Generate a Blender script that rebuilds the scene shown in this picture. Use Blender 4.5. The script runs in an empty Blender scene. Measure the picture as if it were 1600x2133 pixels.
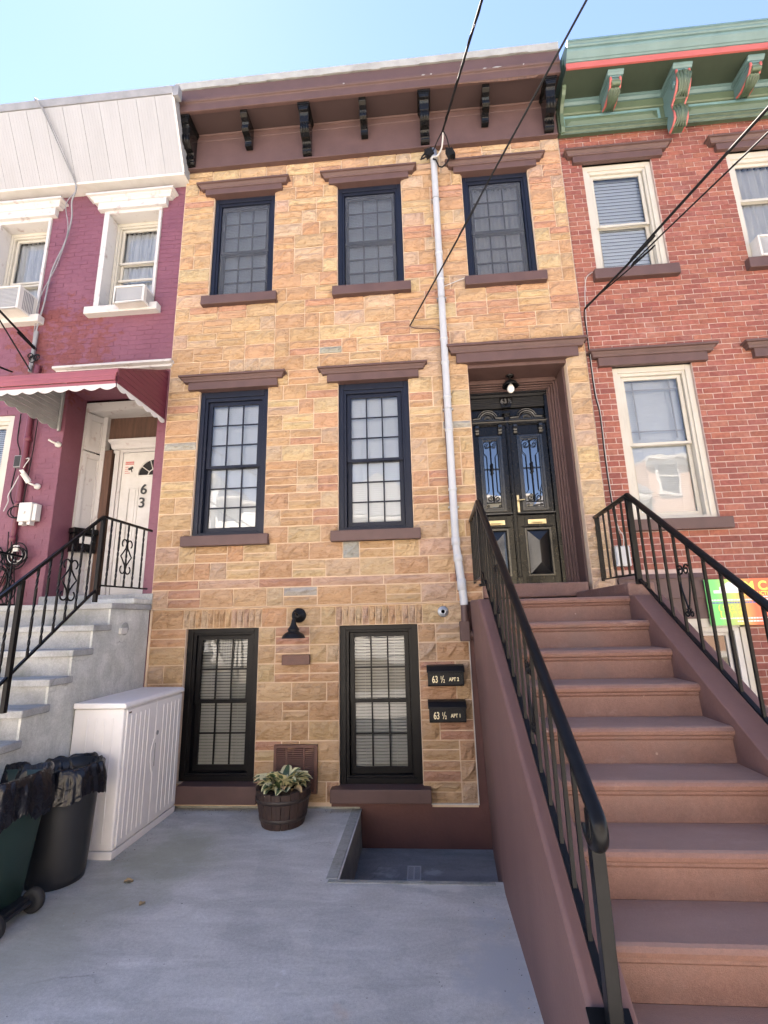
import bpy, bmesh, math, random
from mathutils import Matrix, Vector, noise as mnoise
R = math.radians
random.seed(7)
SC = bpy.context.scene
COL = SC.collection

# ------------------------------------------------------------------ camera
cam_d = bpy.data.cameras.new('camera')
cam = bpy.data.objects.new('camera', cam_d)
COL.objects.link(cam)
YAW, PIT, ROL = R(4.31357), R(12.8177), R(-1.36213)
_cy, _sy, _cp, _sp = math.cos(YAW), math.sin(YAW), math.cos(PIT), math.sin(PIT)
_fwd = Vector((-_sy * _cp, _cy * _cp, _sp))
_right = Vector((_cy, _sy, 0))
_up = _right.cross(_fwd)
_c, _s = math.cos(ROL), math.sin(ROL)
_r2 = _right * _c + _up * _s
_u2 = _up * _c - _right * _s
CAM = Vector((0.56449, -5.14563, 1.81527))
cam.matrix_world = Matrix(((_r2.x, _u2.x, -_fwd.x, CAM.x), (_r2.y, _u2.y, -_fwd.y, CAM.y),
                           (_r2.z, _u2.z, -_fwd.z, CAM.z), (0, 0, 0, 1)))
cam_d.sensor_fit = 'VERTICAL'
cam_d.sensor_height = 24
cam_d.lens = 24 * 989.085 / 2133
cam_d.clip_start = 0.02
cam_d.clip_end = 2000
SC.camera = cam

# ------------------------------------------------------------------ sky, sun, exposure
SUN_EL, SUN_AZ = 61.0, -36.0   # azimuth from the +Y axis (behind the houses), negative = towards -X
world = bpy.data.worlds.new('World')
SC.world = world
world.use_nodes = True
_nt = world.node_tree
_bg = _nt.nodes['Background']
_sky = _nt.nodes.new('ShaderNodeTexSky')
_sky.sky_type = 'NISHITA'
_sky.sun_disc = False
_sky.sun_elevation = R(SUN_EL)
_sky.sun_rotation = R(SUN_AZ)
_sky.air_density = 0.5
_sky.dust_density = 0.015
_sky.ozone_density = 0.0
_nt.links.new(_sky.outputs[0], _bg.inputs[0])
_bg.inputs[1].default_value = 0.05
sun_d = bpy.data.lights.new('sun', 'SUN')
sun_d.energy = 5.0
sun_d.angle = R(0.5)
sun_d.color = (1.0, 0.94, 0.86)
sun = bpy.data.objects.new('sun', sun_d)
COL.objects.link(sun)
_to = Vector((math.sin(R(SUN_AZ)) * math.cos(R(SUN_EL)), math.cos(R(SUN_AZ)) * math.cos(R(SUN_EL)), math.sin(R(SUN_EL))))
sun.rotation_euler = _to.to_track_quat('Z', 'Y').to_euler()
sun.location = (0, 0, 30)
SC.view_settings.view_transform = 'Standard'
SC.view_settings.look = 'None'
SC.view_settings.gamma = 1
SC.view_settings.use_curve_mapping = False
SC.view_settings.exposure = 3.8
SC.view_settings.use_white_balance = True          # the phone's white balance, a touch towards magenta
SC.view_settings.white_balance_temperature = 6900
SC.view_settings.white_balance_tint = 14
SC.cycles.max_bounces = 8
SC.cycles.transparent_max_bounces = 12

# ------------------------------------------------------------------ materials
MATS = {}
def nodes(name):
    m = bpy.data.materials.new(name)
    m.use_nodes = True
    nt = m.node_tree
    return m, nt, nt.nodes['Principled BSDF']
def N(nt, t, **k):
    n = nt.nodes.new(t)
    for a, b in k.items():
        if a[0] == '_':
            n.inputs[int(a[1:])].default_value = b
        else:
            setattr(n, a, b)
    return n
def ramp(nt, src, a, b, ca=(0, 0, 0, 1), cb=(1, 1, 1, 1)):
    r = nt.nodes.new('ShaderNodeValToRGB')
    r.color_ramp.elements[0].position = a
    r.color_ramp.elements[1].position = b
    r.color_ramp.elements[0].color = ca
    r.color_ramp.elements[1].color = cb
    nt.links.new(src, r.inputs[0])
    return r.outputs[0]
def mixc(nt, fac, a, b, mode='MIX'):
    n = nt.nodes.new('ShaderNodeMix')
    n.data_type = 'RGBA'
    n.blend_type = mode
    for sock, val in ((0, fac), (6, a), (7, b)):
        if hasattr(val, 'is_linked') or hasattr(val, 'links'):
            nt.links.new(val, n.inputs[sock])
        elif sock == 0:
            n.inputs[0].default_value = val
        else:
            n.inputs[sock].default_value = (*val[:3], 1)
    return n.outputs[2]
def noise_tex(nt, scale, detail=5, rough=.6, vec=None, stretch=None, dist=0):
    if vec is None:
        vec = nt.nodes.new('ShaderNodeNewGeometry').outputs['Position']
    if stretch:
        mp = nt.nodes.new('ShaderNodeMapping')
        mp.inputs['Scale'].default_value = stretch
        nt.links.new(vec, mp.inputs[0])
        vec = mp.outputs[0]
    n = nt.nodes.new('ShaderNodeTexNoise')
    n.inputs['Scale'].default_value = scale
    n.inputs['Detail'].default_value = detail
    n.inputs['Roughness'].default_value = rough
    n.inputs['Distortion'].default_value = dist
    nt.links.new(vec, n.inputs['Vector'])
    return n.outputs['Fac']
def bumpy(nt, b, h, strength, dist=.01, prev=None):
    n = nt.nodes.new('ShaderNodeBump')
    n.inputs['Strength'].default_value = strength
    n.inputs['Distance'].default_value = dist
    nt.links.new(h, n.inputs['Height'])
    if prev is not None:
        nt.links.new(prev, n.inputs['Normal'])
    nt.links.new(n.outputs[0], b.inputs['Normal'])
    return n.outputs[0]
def pm(name, col, col2=None, nscale=4, rough=.6, bump=0, bscale=60, dist=.01, metallic=0, coat=0,
       spec=.5, stretch=None, lo=.35, hi=.7, source=None, rvar=0):
    """painted / mineral surface: base colour varied by noise, fine relief by bump"""
    if name in MATS:
        return MATS[name]
    m, nt, b = nodes(name)
    base = None
    if source:
        if source == 'object':
            base = nt.nodes.new('ShaderNodeObjectInfo').outputs['Color']
        else:
            a = nt.nodes.new('ShaderNodeVertexColor')
            a.layer_name = 'col'
            base = a.outputs[0]
    f = ramp(nt, noise_tex(nt, nscale, 6, .6, stretch=stretch), lo, hi)
    if base is not None:
        dark = mixc(nt, 1.0, base, col2 or (.7, .66, .62), 'MULTIPLY')
        out = mixc(nt, f, dark, base)
    else:
        out = mixc(nt, f, col, col2 or tuple(c * .8 for c in col))
    nt.links.new(out, b.inputs['Base Color'])
    b.inputs['Roughness'].default_value = rough
    b.inputs['Metallic'].default_value = metallic
    b.inputs['Coat Weight'].default_value = coat
    b.inputs['Coat Roughness'].default_value = .08
    b.inputs['Specular IOR Level'].default_value = spec
    if rvar:
        mr = nt.nodes.new('ShaderNodeMapRange')
        mr.inputs['To Min'].default_value = rough - rvar
        mr.inputs['To Max'].default_value = rough + rvar
        nt.links.new(f, mr.inputs[0])
        nt.links.new(mr.outputs[0], b.inputs['Roughness'])
    if bump:
        bumpy(nt, b, noise_tex(nt, bscale, 5, .65), bump, dist)
    MATS[name] = m
    return m

def stone_mat(name, source):
    m, nt, b = nodes(name)
    if source == 'object':
        base = nt.nodes.new('ShaderNodeObjectInfo').outputs['Color']
    else:
        a = nt.nodes.new('ShaderNodeVertexColor'); a.layer_name = 'col'
        base = a.outputs[0]
    big = ramp(nt, noise_tex(nt, 6, 5, .6, stretch=(1, 1, 2.2)), .3, .72)
    c = mixc(nt, big, mixc(nt, 1.0, base, (.88, .84, .80), 'MULTIPLY'), base)
    fine = ramp(nt, noise_tex(nt, 90, 6, .7), .3, .7)
    c = mixc(nt, fine, mixc(nt, 1.0, c, (.86, .84, .82), 'MULTIPLY'), c)
    # wind-blown dirt streaks and lime bloom
    st = ramp(nt, noise_tex(nt, 2.2, 6, .65, stretch=(3.2, 1, .45)), .58, .86)
    c = mixc(nt, st, c, mixc(nt, .5, c, (.42, .30, .22)))
    bl = ramp(nt, noise_tex(nt, 3.1, 5, .6, stretch=(1.3, 1, 1.9)), .63, .9)
    c = mixc(nt, bl, c, mixc(nt, .35, c, (.62, .50, .38)))
    nt.links.new(c, b.inputs['Base Color'])
    b.inputs['Roughness'].default_value = .9
    b.inputs['Specular IOR Level'].default_value = .25
    # chiselled wavy rock face
    chis = noise_tex(nt, 13, 3, .55, stretch=(.42, 1, 2.1), dist=1.6)
    ab = N(nt, 'ShaderNodeMath', operation='SUBTRACT'); ab.inputs[1].default_value = .5
    nt.links.new(noise_tex(nt, 8, 3, .5, stretch=(.55, 1, 2.0), dist=1.2), ab.inputs[0])
    ab2 = N(nt, 'ShaderNodeMath', operation='ABSOLUTE'); nt.links.new(ab.outputs[0], ab2.inputs[0])
    crack = ramp(nt, ab2.outputs[0], .0, .035)
    cc = mixc(nt, crack, mixc(nt, 1.0, c, (.84, .78, .72), 'MULTIPLY'), c)
    nt.links.new(cc, b.inputs['Base Color'])
    p = bumpy(nt, b, chis, .95, .024)
    p = bumpy(nt, b, crack, .5, .008, p)
    bumpy(nt, b, noise_tex(nt, 140, 5, .7), .35, .006, p)
    return m
M_STONE_O = stone_mat('chiselled_stone', 'object')
M_STONE_V = stone_mat('chiselled_stone_mass', 'attr')
M_MORTAR = pm('pink_mortar', (0.592, 0.448, 0.328), (0.512, 0.376, 0.264), 9, .95, .5, 120, .004)

def brick_mat(name, source):
    m, nt, b = nodes(name)
    if source == 'object':
        base = nt.nodes.new('ShaderNodeObjectInfo').outputs['Color']
    else:
        a = nt.nodes.new('ShaderNodeVertexColor'); a.layer_name = 'col'
        base = a.outputs[0]
    f = ramp(nt, noise_tex(nt, 24, 6, .65), .32, .68)
    c = mixc(nt, f, mixc(nt, 1.0, base, (.68, .62, .62), 'MULTIPLY'), base)
    bl = ramp(nt, noise_tex(nt, 1.7, 6, .7), .55, .85)
    c = mixc(nt, bl, c, mixc(nt, .3, c, (.5, .36, .32)))
    nt.links.new(c, b.inputs['Base Color'])
    b.inputs['Roughness'].default_value = .85
    b.inputs['Specular IOR Level'].default_value = .3
    bumpy(nt, b, noise_tex(nt, 110, 5, .7), .4, .005)
    return m
M_BRICK_O = brick_mat('red_brick', 'object')
M_BRICK_V = brick_mat('red_brick_mass', 'attr')
M_BMORTAR = pm('pale_pink_mortar', (0.4536, 0.3465, 0.3087), (0.3906, 0.2835, 0.252), 14, .95, .4, 140, .004)

def maroon_mat():
    m, nt, b = nodes('peeling_maroon_paint')
    pos = nt.nodes.new('ShaderNodeNewGeometry').outputs['Position']
    f = ramp(nt, noise_tex(nt, 2.4, 6, .65), .3, .7)
    c = mixc(nt, f, (.150, .050, .074), (.180, .066, .092))
    f2 = ramp(nt, noise_tex(nt, 26, 6, .7), .3, .75)
    c = mixc(nt, f2, mixc(nt, 1.0, c, (.86, .84, .84), 'MULTIPLY'), c)
    # peeled area under the upper windows: a soft ball mask broken up by noise
    vd = nt.nodes.new('ShaderNodeVectorMath'); vd.operation = 'DISTANCE'
    vd.inputs[1].default_value = (-4.0, 0, 5.35)
    nt.links.new(pos, vd.inputs[0])
    ball = ramp(nt, vd.outputs['Value'], .55, 1.35, (1, 1, 1, 1), (0, 0, 0, 1))
    n1 = noise_tex(nt, 7.5, 7, .72, stretch=(1, 1, 1.8))
    pe = nt.nodes.new('ShaderNodeMath'); pe.operation = 'MULTIPLY_ADD'
    nt.links.new(ball, pe.inputs[0]); pe.inputs[1].default_value = .20
    nt.links.new(n1, pe.inputs[2])
    peel = ramp(nt, pe.outputs[0], .655, .685)
    c = mixc(nt, peel, c, mixc(nt, f2, (.105, .026, .028), (.19, .055, .046)))
    nt.links.new(c, b.inputs['Base Color'])
    b.inputs['Roughness'].default_value = .55
    b.inputs['Specular IOR Level'].default_value = .4
    p = bumpy(nt, b, peel, -.6, .006)
    bumpy(nt, b, noise_tex(nt, 55, 5, .65), .45, .006, p)
    return m
M_MAROON = maroon_mat()

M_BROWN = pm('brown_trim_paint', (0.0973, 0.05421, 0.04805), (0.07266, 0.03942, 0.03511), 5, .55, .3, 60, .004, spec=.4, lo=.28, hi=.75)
M_SOFFIT = pm('shade_darkened_brown_soffit', (0.0496, 0.0288, 0.0272), (0.0416, 0.024, 0.0232), 3, .6)  # trim brown taken darker, underside shade put into the colour
M_BROWNWALL = pm('brown_stucco_paint', (.105, .042, .036), (.078, .033, .030), 2.2, .62, .5, 26, .006, spec=.4)
M_CHEEK = pm('brown_cheek_paint', (0.1485, 0.0792, 0.0684), (0.1062, 0.054, 0.0468), 2.6, .6, .45, 30, .005, spec=.4, stretch=(1, 1, .45), lo=.25, hi=.75)
def step_mat():
    m, nt, b = nodes('brown_grit_step_paint')
    f = ramp(nt, noise_tex(nt, 5, 5, .6), .3, .7)
    c = mixc(nt, f, (.195, .098, .076), (.235, .122, .095))
    g = ramp(nt, noise_tex(nt, 300, 3, .6), .35, .65)
    c = mixc(nt, g, mixc(nt, 1.0, c, (.72, .70, .70), 'MULTIPLY'), c)
    g2 = ramp(nt, noise_tex(nt, 55, 8, .8), .38, .62)
    c = mixc(nt, g2, mixc(nt, 1.0, c, (.78, .76, .75), 'MULTIPLY'), c)
    d = ramp(nt, noise_tex(nt, 2.3, 7, .7), .48, .72)
    c = mixc(nt, d, c, mixc(nt, .6, c, (.13, .085, .075)))
    du = ramp(nt, noise_tex(nt, 3.7, 7, .75, stretch=(.6, 1.5, 1)), .56, .78)
    c = mixc(nt, du, c, mixc(nt, .5, c, (.40, .29, .25)))
    v = N(nt, 'ShaderNodeTexVoronoi'); v.inputs['Scale'].default_value = 7
    nt.links.new(nt.nodes.new('ShaderNodeNewGeometry').outputs['Position'], v.inputs['Vector'])
    ch = ramp(nt, v.outputs['Distance'], .035, .05, (.7, .7, .7, 1), (0, 0, 0, 1))
    c = mixc(nt, ch, c, (.36, .26, .22))
    # upper faces tinted paler in noisy patches: sky light painted into the colour
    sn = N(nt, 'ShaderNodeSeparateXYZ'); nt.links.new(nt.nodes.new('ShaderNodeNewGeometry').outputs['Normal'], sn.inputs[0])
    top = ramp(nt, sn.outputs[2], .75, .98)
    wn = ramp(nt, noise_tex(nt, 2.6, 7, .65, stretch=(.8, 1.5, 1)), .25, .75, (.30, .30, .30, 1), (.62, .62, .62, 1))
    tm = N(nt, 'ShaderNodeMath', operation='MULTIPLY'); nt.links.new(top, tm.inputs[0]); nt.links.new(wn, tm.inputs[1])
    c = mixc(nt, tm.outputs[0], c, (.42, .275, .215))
    nt.links.new(c, b.inputs['Base Color'])
    b.inputs['Roughness'].default_value = .6
    p = bumpy(nt, b, noise_tex(nt, 210, 4, .7), .7, .004)
    bumpy(nt, b, noise_tex(nt, 9, 3, .6), .25, .01, p)
    return m
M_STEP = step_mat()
M_BLACK = pm('black_gloss_paint', (.005, .005, .005), (.008, .007, .007), 6, .17, .12, 22, .003, spec=.22)
M_DULL = pm('black_satin_metal', (.007, .007, .008), (.010, .0095, .011), 8, .45, .15, 90, .002, spec=.2)
M_BLACKHI = pm('black_enamel_moulding', (.006, .006, .006), (.009, .009, .009), 9, .20, .15, 30, .003, spec=.6)
M_IRON = pm('black_iron_paint', (.004, .0042, .005), (.007, .007, .008), 20, .30, .15, 60, .002, spec=.13)
M_FRAME = pm('blue_black_window_frame', (.010, .013, .024), (.013, .015, .026), 6, .36, .05, 80, .002, spec=.2)
M_FRAMEB = pm('black_window_frame', (.005, .0045, .005), (.008, .007, .007), 6, .35, .05, 80, .002, spec=.15)
M_WHITE = pm('white_paint', (0.544, 0.527, 0.5015), (0.459, 0.442, 0.408), 5, .5, .25, 40, .004)
M_CREAM = pm('cream_vinyl', (0.4563, 0.4269, 0.368), (0.4122, 0.3827, 0.3238), 4, .4)
M_WORN = pm('worn_white_paint', (0.451, 0.4305, 0.4182), (0.2788, 0.2132, 0.1968), 9, .6, .5, 34, .006, lo=.58, hi=.74)
M_SIDING = pm('white_ribbed_siding', (0.294, 0.2905, 0.2975), (0.266, 0.2625, 0.266), 2, .38, .05, 200, .001, stretch=(3, 1, .4))
M_ACOIL = pm('dark_coil_mesh', (.22, .23, .26), (.16, .17, .19), 20, .6)
M_GREYCAP = pm('weathered_grey_flashing', (0.24, 0.24, 0.248), (0.168, 0.168, 0.176), 5, .5, .2, 40)
M_FLASH = pm('pale_roof_flashing', (0.3312, 0.3276, 0.3096), (0.2304, 0.2232, 0.2088), 6, .55, .3, 40)
M_DARK = pm('dark_room', (.012, .012, .013), None, 3, .9)
M_BLIND = pm('white_blind', (0.646, 0.6885, 0.7395), (0.612, 0.6545, 0.7055), 3, .5)
M_BLINDW = pm('warm_white_blind', (0.3384, 0.3348, 0.3168), (0.3024, 0.2988, 0.2808), 3, .5)
M_CURT = pm('white_curtain', (0.608, 0.616, 0.624), (0.528, 0.536, 0.544), 3, .9, stretch=(9, 1, .6))
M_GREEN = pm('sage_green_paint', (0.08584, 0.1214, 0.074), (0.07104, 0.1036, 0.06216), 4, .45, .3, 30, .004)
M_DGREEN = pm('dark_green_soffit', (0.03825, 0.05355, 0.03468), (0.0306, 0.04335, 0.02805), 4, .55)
M_TEAL2 = pm('pale_teal_paint', (0.1536, 0.2688, 0.2752), (0.128, 0.2304, 0.2368), 4, .4)
M_TEAL = pm('teal_paint', (0.1033, 0.1771, 0.1771), (0.08266, 0.1476, 0.1476), 4, .4, .35, 26, .005)
M_CORAL = pm('coral_paint', (0.4216, 0.102, 0.0884), (0.3672, 0.085, 0.0748), 4, .45, .1, 50)
M_LEAFGREEN = pm('carved_green_paint', (0.0646, 0.0952, 0.0578), (0.0408, 0.0612, 0.0374), 14, .42, .4, 40, .005)
M_PIPE = pm('grey_pvc', (0.4056, 0.4134, 0.429), (0.3588, 0.3666, 0.3822), 4, .35)
M_CABLE = pm('black_cable', (.010, .010, .011), None, 5, .75, spec=.2)
M_WCABLE = pm('white_cable', (0.48, 0.464, 0.448), None, 5, .5)
M_METAL = pm('galvanised_metal', (.45, .46, .47), (.35, .36, .37), 20, .4, metallic=.8)
M_BRASS = pm('aged_brass', (.50, .42, .26), (.40, .32, .18), 12, .3, metallic=1)
M_BRONZE = pm('bronze_plaque', (.115, .045, .031), (.09, .036, .026), 20, .5, .3, 60)
M_RESIN = pm('beige_resin', (.76, .735, .72), (.71, .69, .675), 5, .5, .12, 160, .002)
M_GBIN = pm('dark_green_plastic', (.012, .030, .026), (.017, .038, .033), 4, .42, .12, 60, .002)
M_BBIN = pm('charcoal_plastic', (.014, .015, .018), (.02, .021, .024), 4, .45, .12, 60, .002)
M_TYRE = pm('black_rubber', (.012, .012, .013), (.03, .03, .03), 8, .75)
def bag_mat():
    m, nt, b = nodes('black_bag_film')
    b.inputs['Base Color'].default_value = (.010, .010, .013, 1)
    b.inputs['Roughness'].default_value = .2
    b.inputs['Specular IOR Level'].default_value = .35
    v = nt.nodes.new('ShaderNodeTexVoronoi')
    v.inputs['Scale'].default_value = 13
    pos = nt.nodes.new('ShaderNodeNewGeometry').outputs['Position']
    mp = N(nt, 'ShaderNodeMapping'); mp.inputs['Scale'].default_value = (1, 1, .5)
    nt.links.new(pos, mp.inputs[0]); nt.links.new(mp.outputs[0], v.inputs['Vector'])
    p = bumpy(nt, b, v.outputs['Distance'], .12, .03)
    bumpy(nt, b, noise_tex(nt, 11, 3, .5, dist=1.5), .6, .02, p)
    return m
M_BAG = bag_mat()
M_BARREL = pm('dark_barrel_wood', (.050, .027, .021), (.024, .014, .012), 7, .65, .6, 30, .006, stretch=(6, 6, .6))
M_HOOP = pm('dark_hoop', (.030, .020, .017), (.02, .014, .012), 7, .5, .3, 30)
M_SOIL = pm('potting_soil', (.030, .017, .012), (.06, .035, .024), 30, .95, 1, 60, .02)
M_AWN = pm('rose_awning_paint', (0.243, 0.0675, 0.081), (0.2025, 0.054, 0.0675), 3, .42, .1, 60)
M_AWND = pm('maroon_awning_paint', (0.124, 0.0224, 0.0368), (0.096, 0.0176, 0.0288), 3, .45)
M_AWNIN = pm('grey_awning_underside', (0.32, 0.32, 0.312), (0.24, 0.24, 0.24), 4, .6)
M_WOODPOST = pm('bare_brown_wood', (.11, .055, .035), (.06, .03, .02), 6, .7, .4, 30, stretch=(5, 5, .5))

def concrete(name, ca, cb, stains=(), rough=.85, moss=0, speck=True):
    m, nt, b = nodes(name)
    pos = nt.nodes.new('ShaderNodeNewGeometry').outputs['Position']
    f = ramp(nt, noise_tex(nt, 1.1, 7, .62), .33, .68)
    c = mixc(nt, f, ca, cb)
    sw = ramp(nt, noise_tex(nt, 3.0, 6, .6, stretch=(.5, 1.6, 1), dist=.8), .42, .72)
    c = mixc(nt, sw, mixc(nt, 1.0, c, (.74, .74, .735), 'MULTIPLY'), c)
    ed = ramp(nt, noise_tex(nt, 1.9, 8, .55, dist=.5), .515, .53)
    c = mixc(nt, ed, c, mixc(nt, 1.0, c, (.925, .93, .935), 'MULTIPLY'))
    vc = N(nt, 'ShaderNodeTexVoronoi'); vc.feature = 'DISTANCE_TO_EDGE'; vc.inputs['Scale'].default_value = .75
    wv = N(nt, 'ShaderNodeVectorMath', operation='SCALE'); wv.inputs['Scale'].default_value = 1.0
    nz_ = N(nt, 'ShaderNodeTexNoise'); nz_.inputs['Scale'].default_value = 3; nz_.inputs['Detail'].default_value = 6
    nt.links.new(pos, nz_.inputs['Vector'])
    av = N(nt, 'ShaderNodeVectorMath', operation='MULTIPLY_ADD'); av.inputs[1].default_value = (.35, .35, .35)
    nt.links.new(nz_.outputs['Color'], av.inputs[0]); nt.links.new(pos, av.inputs[2]); nt.links.new(av.outputs[0], vc.inputs['Vector'])
    ck = ramp(nt, vc.outputs['Distance'], .0, .0045, (.55, .55, .55, 1), (0, 0, 0, 1))
    mk = ramp(nt, noise_tex(nt, .9, 3, .5), .50, .60)
    mm = N(nt, 'ShaderNodeMath', operation='MULTIPLY'); nt.links.new(ck, mm.inputs[0]); nt.links.new(mk, mm.inputs[1])
    c = mixc(nt, mm.outputs[0], c, (.13, .13, .125))
    g = ramp(nt, noise_tex(nt, 180, 4, .7), .3, .7)
    c = mixc(nt, g, mixc(nt, 1.0, c, (.72, .72, .72), 'MULTIPLY'), c)
    g2 = ramp(nt, noise_tex(nt, 48, 8, .8), .38, .62)
    c = mixc(nt, g2, mixc(nt, 1.0, c, (.80, .80, .80), 'MULTIPLY'), c)
    for (x, y, r0, r1, col, amt, stretch) in stains:
        mp = N(nt, 'ShaderNodeVectorMath', operation='SUBTRACT'); mp.inputs[1].default_value = (x, y, 0)
        nt.links.new(pos, mp.inputs[0])
        ml = N(nt, 'ShaderNodeVectorMath', operation='MULTIPLY'); ml.inputs[1].default_value = (*stretch, 0)
        nt.links.new(mp.outputs[0], ml.inputs[0])
        ln = N(nt, 'ShaderNodeVectorMath', operation='LENGTH')
        nt.links.new(ml.outputs[0], ln.inputs[0])
        ad = N(nt, 'ShaderNodeMath', operation='MULTIPLY_ADD')
        nt.links.new(noise_tex(nt, 3.4, 6, .65), ad.inputs[0]); ad.inputs[1].default_value = .9
        nt.links.new(ln.outputs['Value'], ad.inputs[2])
        k = ramp(nt, ad.outputs[0], r0 + .45, r1 + .45, (amt, amt, amt, 1), (0, 0, 0, 1))
        c = mixc(nt, k, c, col)
    if speck:
        v = N(nt, 'ShaderNodeTexVoronoi'); v.inputs['Scale'].default_value = 9
        nt.links.new(pos, v.inputs['Vector'])
        sp = ramp(nt, v.outputs['Distance'], .028, .045, (.75, .75, .75, 1), (0, 0, 0, 1))
        c = mixc(nt, sp, c, (.10, .095, .09))
        v2 = N(nt, 'ShaderNodeTexVoronoi'); v2.inputs['Scale'].default_value = 5.3
        nt.links.new(pos, v2.inputs['Vector'])
        sp2 = ramp(nt, v2.outputs['Distance'], .014, .022, (.7, .7, .7, 1), (0, 0, 0, 1))
        c = mixc(nt, sp2, c, (.62, .62, .62))
    if moss:
        mo = ramp(nt, noise_tex(nt, 4, 7, .7, stretch=(1, 1, .5)), .5, .75)
        c = mixc(nt, mo, c, mixc(nt, moss, c, (.10, .11, .07)))
    nt.links.new(c, b.inputs['Base Color'])
    b.inputs['Roughness'].default_value = rough
    b.inputs['Specular IOR Level'].default_value = .35
    p = bumpy(nt, b, noise_tex(nt, 200, 4, .75), .7, .004)
    bumpy(nt, b, noise_tex(nt, 14, 5, .6), .2, .008, p)
    return m
M_PAD = concrete('yard_concrete', (.70, .69, .655), (.78, .77, .735), stains=(
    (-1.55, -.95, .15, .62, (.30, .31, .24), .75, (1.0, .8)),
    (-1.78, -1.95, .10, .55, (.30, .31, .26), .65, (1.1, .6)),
    (-.17, -.62, .02, .22, (.68, .68, .67), .6, (2.6, .55)),
    (.93, -2.05, .12, .30, (.40, .415, .43), .95, (1.2, .62)),
    (.90, -3.1, .15, .42, (.46, .475, .465), .7, (1.1, .7)),
    (.55, -1.32, .02, .10, (.60, .59, .55), .5, (.4, 2.4)),
    (-.25, -2.55, .005, .055, (.70, .70, .70), .6, (3.2, .42)),
    (.10, -2.45, .01, .10, (.46, .32, .24), .35, (2, 2)),
))
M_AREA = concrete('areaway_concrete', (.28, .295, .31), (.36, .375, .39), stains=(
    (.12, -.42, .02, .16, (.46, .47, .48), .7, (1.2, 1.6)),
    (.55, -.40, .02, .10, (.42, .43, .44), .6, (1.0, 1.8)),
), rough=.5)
M_KERB = concrete('mossy_concrete', (.42, .42, .385), (.54, .54, .50), moss=.85, speck=False)
M_STUCCO = concrete('stained_pale_stucco', (.74, .74, .69), (.80, .80, .75), moss=.42, speck=False)
M_LSTEP = concrete('pale_concrete_step', (.44, .44, .43), (.56, .56, .55), moss=.55, speck=False)
M_WALK = concrete('sidewalk_concrete', (.45, .44, .42), (.52, .51, .49))
M_ROAD = pm('asphalt', (.075, .075, .076), (.095, .095, .095), 3, .9, .6, 160, .006)
M_GROUND = pm('packed_earth', (.14, .12, .09), (.10, .09, .07), 2, .95, .5, 30)

def glass_mat(name, ior=1.75, rough=.0, tint=(1, 1, 1)):
    m, nt, b = nodes(name)
    nt.nodes.remove(b)
    out = nt.nodes['Material Output']
    tr = N(nt, 'ShaderNodeBsdfTransparent'); tr.inputs[0].default_value = (*tint, 1)
    gl = N(nt, 'ShaderNodeBsdfGlossy'); gl.inputs['Roughness'].default_value = rough
    fr = N(nt, 'ShaderNodeFresnel'); fr.inputs[0].default_value = ior
    mx = N(nt, 'ShaderNodeMixShader')
    wn = noise_tex(nt, 1.6, 2, .5)
    bp = N(nt, 'ShaderNodeBump'); bp.inputs['Strength'].default_value = .06; bp.inputs['Distance'].default_value = .05
    nt.links.new(wn, bp.inputs['Height']); nt.links.new(bp.outputs[0], gl.inputs['Normal'])
    nt.links.new(fr.outputs[0], mx.inputs[0]); nt.links.new(tr.outputs[0], mx.inputs[1]); nt.links.new(gl.outputs[0], mx.inputs[2])
    nt.links.new(mx.outputs[0], out.inputs[0])
    return m
M_GLASS = glass_mat('window_glass', 2.0, .0, (.95, .965, .98))
M_GLASSLOW = glass_mat('plain_window_glass', 1.55, .0, (.95, .96, .96))
M_DOORGLASS = glass_mat('dark_door_glass', 3.2, .0, (.25, .26, .28))
def screen_mat():
    m, nt, b = nodes('insect_screen')
    nt.nodes.remove(b)
    out = nt.nodes['Material Output']
    tr = N(nt, 'ShaderNodeBsdfTransparent')
    df = N(nt, 'ShaderNodeBsdfDiffuse'); df.inputs[0].default_value = (.10, .11, .13, 1)
    mx = N(nt, 'ShaderNodeMixShader'); mx.inputs[0].default_value = .30
    nt.links.new(tr.outputs[0], mx.inputs[1]); nt.links.new(df.outputs[0], mx.inputs[2])
    nt.links.new(mx.outputs[0], out.inputs[0])
    return m
M_SCREEN = screen_mat()
def emit_free(name, col, rough=.5):
    return pm(name, col, col, 3, rough)
M_GOLD = pm('cream_lettering', (.80, .70, .42), (.80, .70, .42), 3, .5)
M_DARKTXT = pm('black_lettering', (.02, .02, .02), None, 3, .5)
M_GREYTXT = pm('grey_lettering', (.16, .155, .15), None, 3, .35, metallic=.3)

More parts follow.
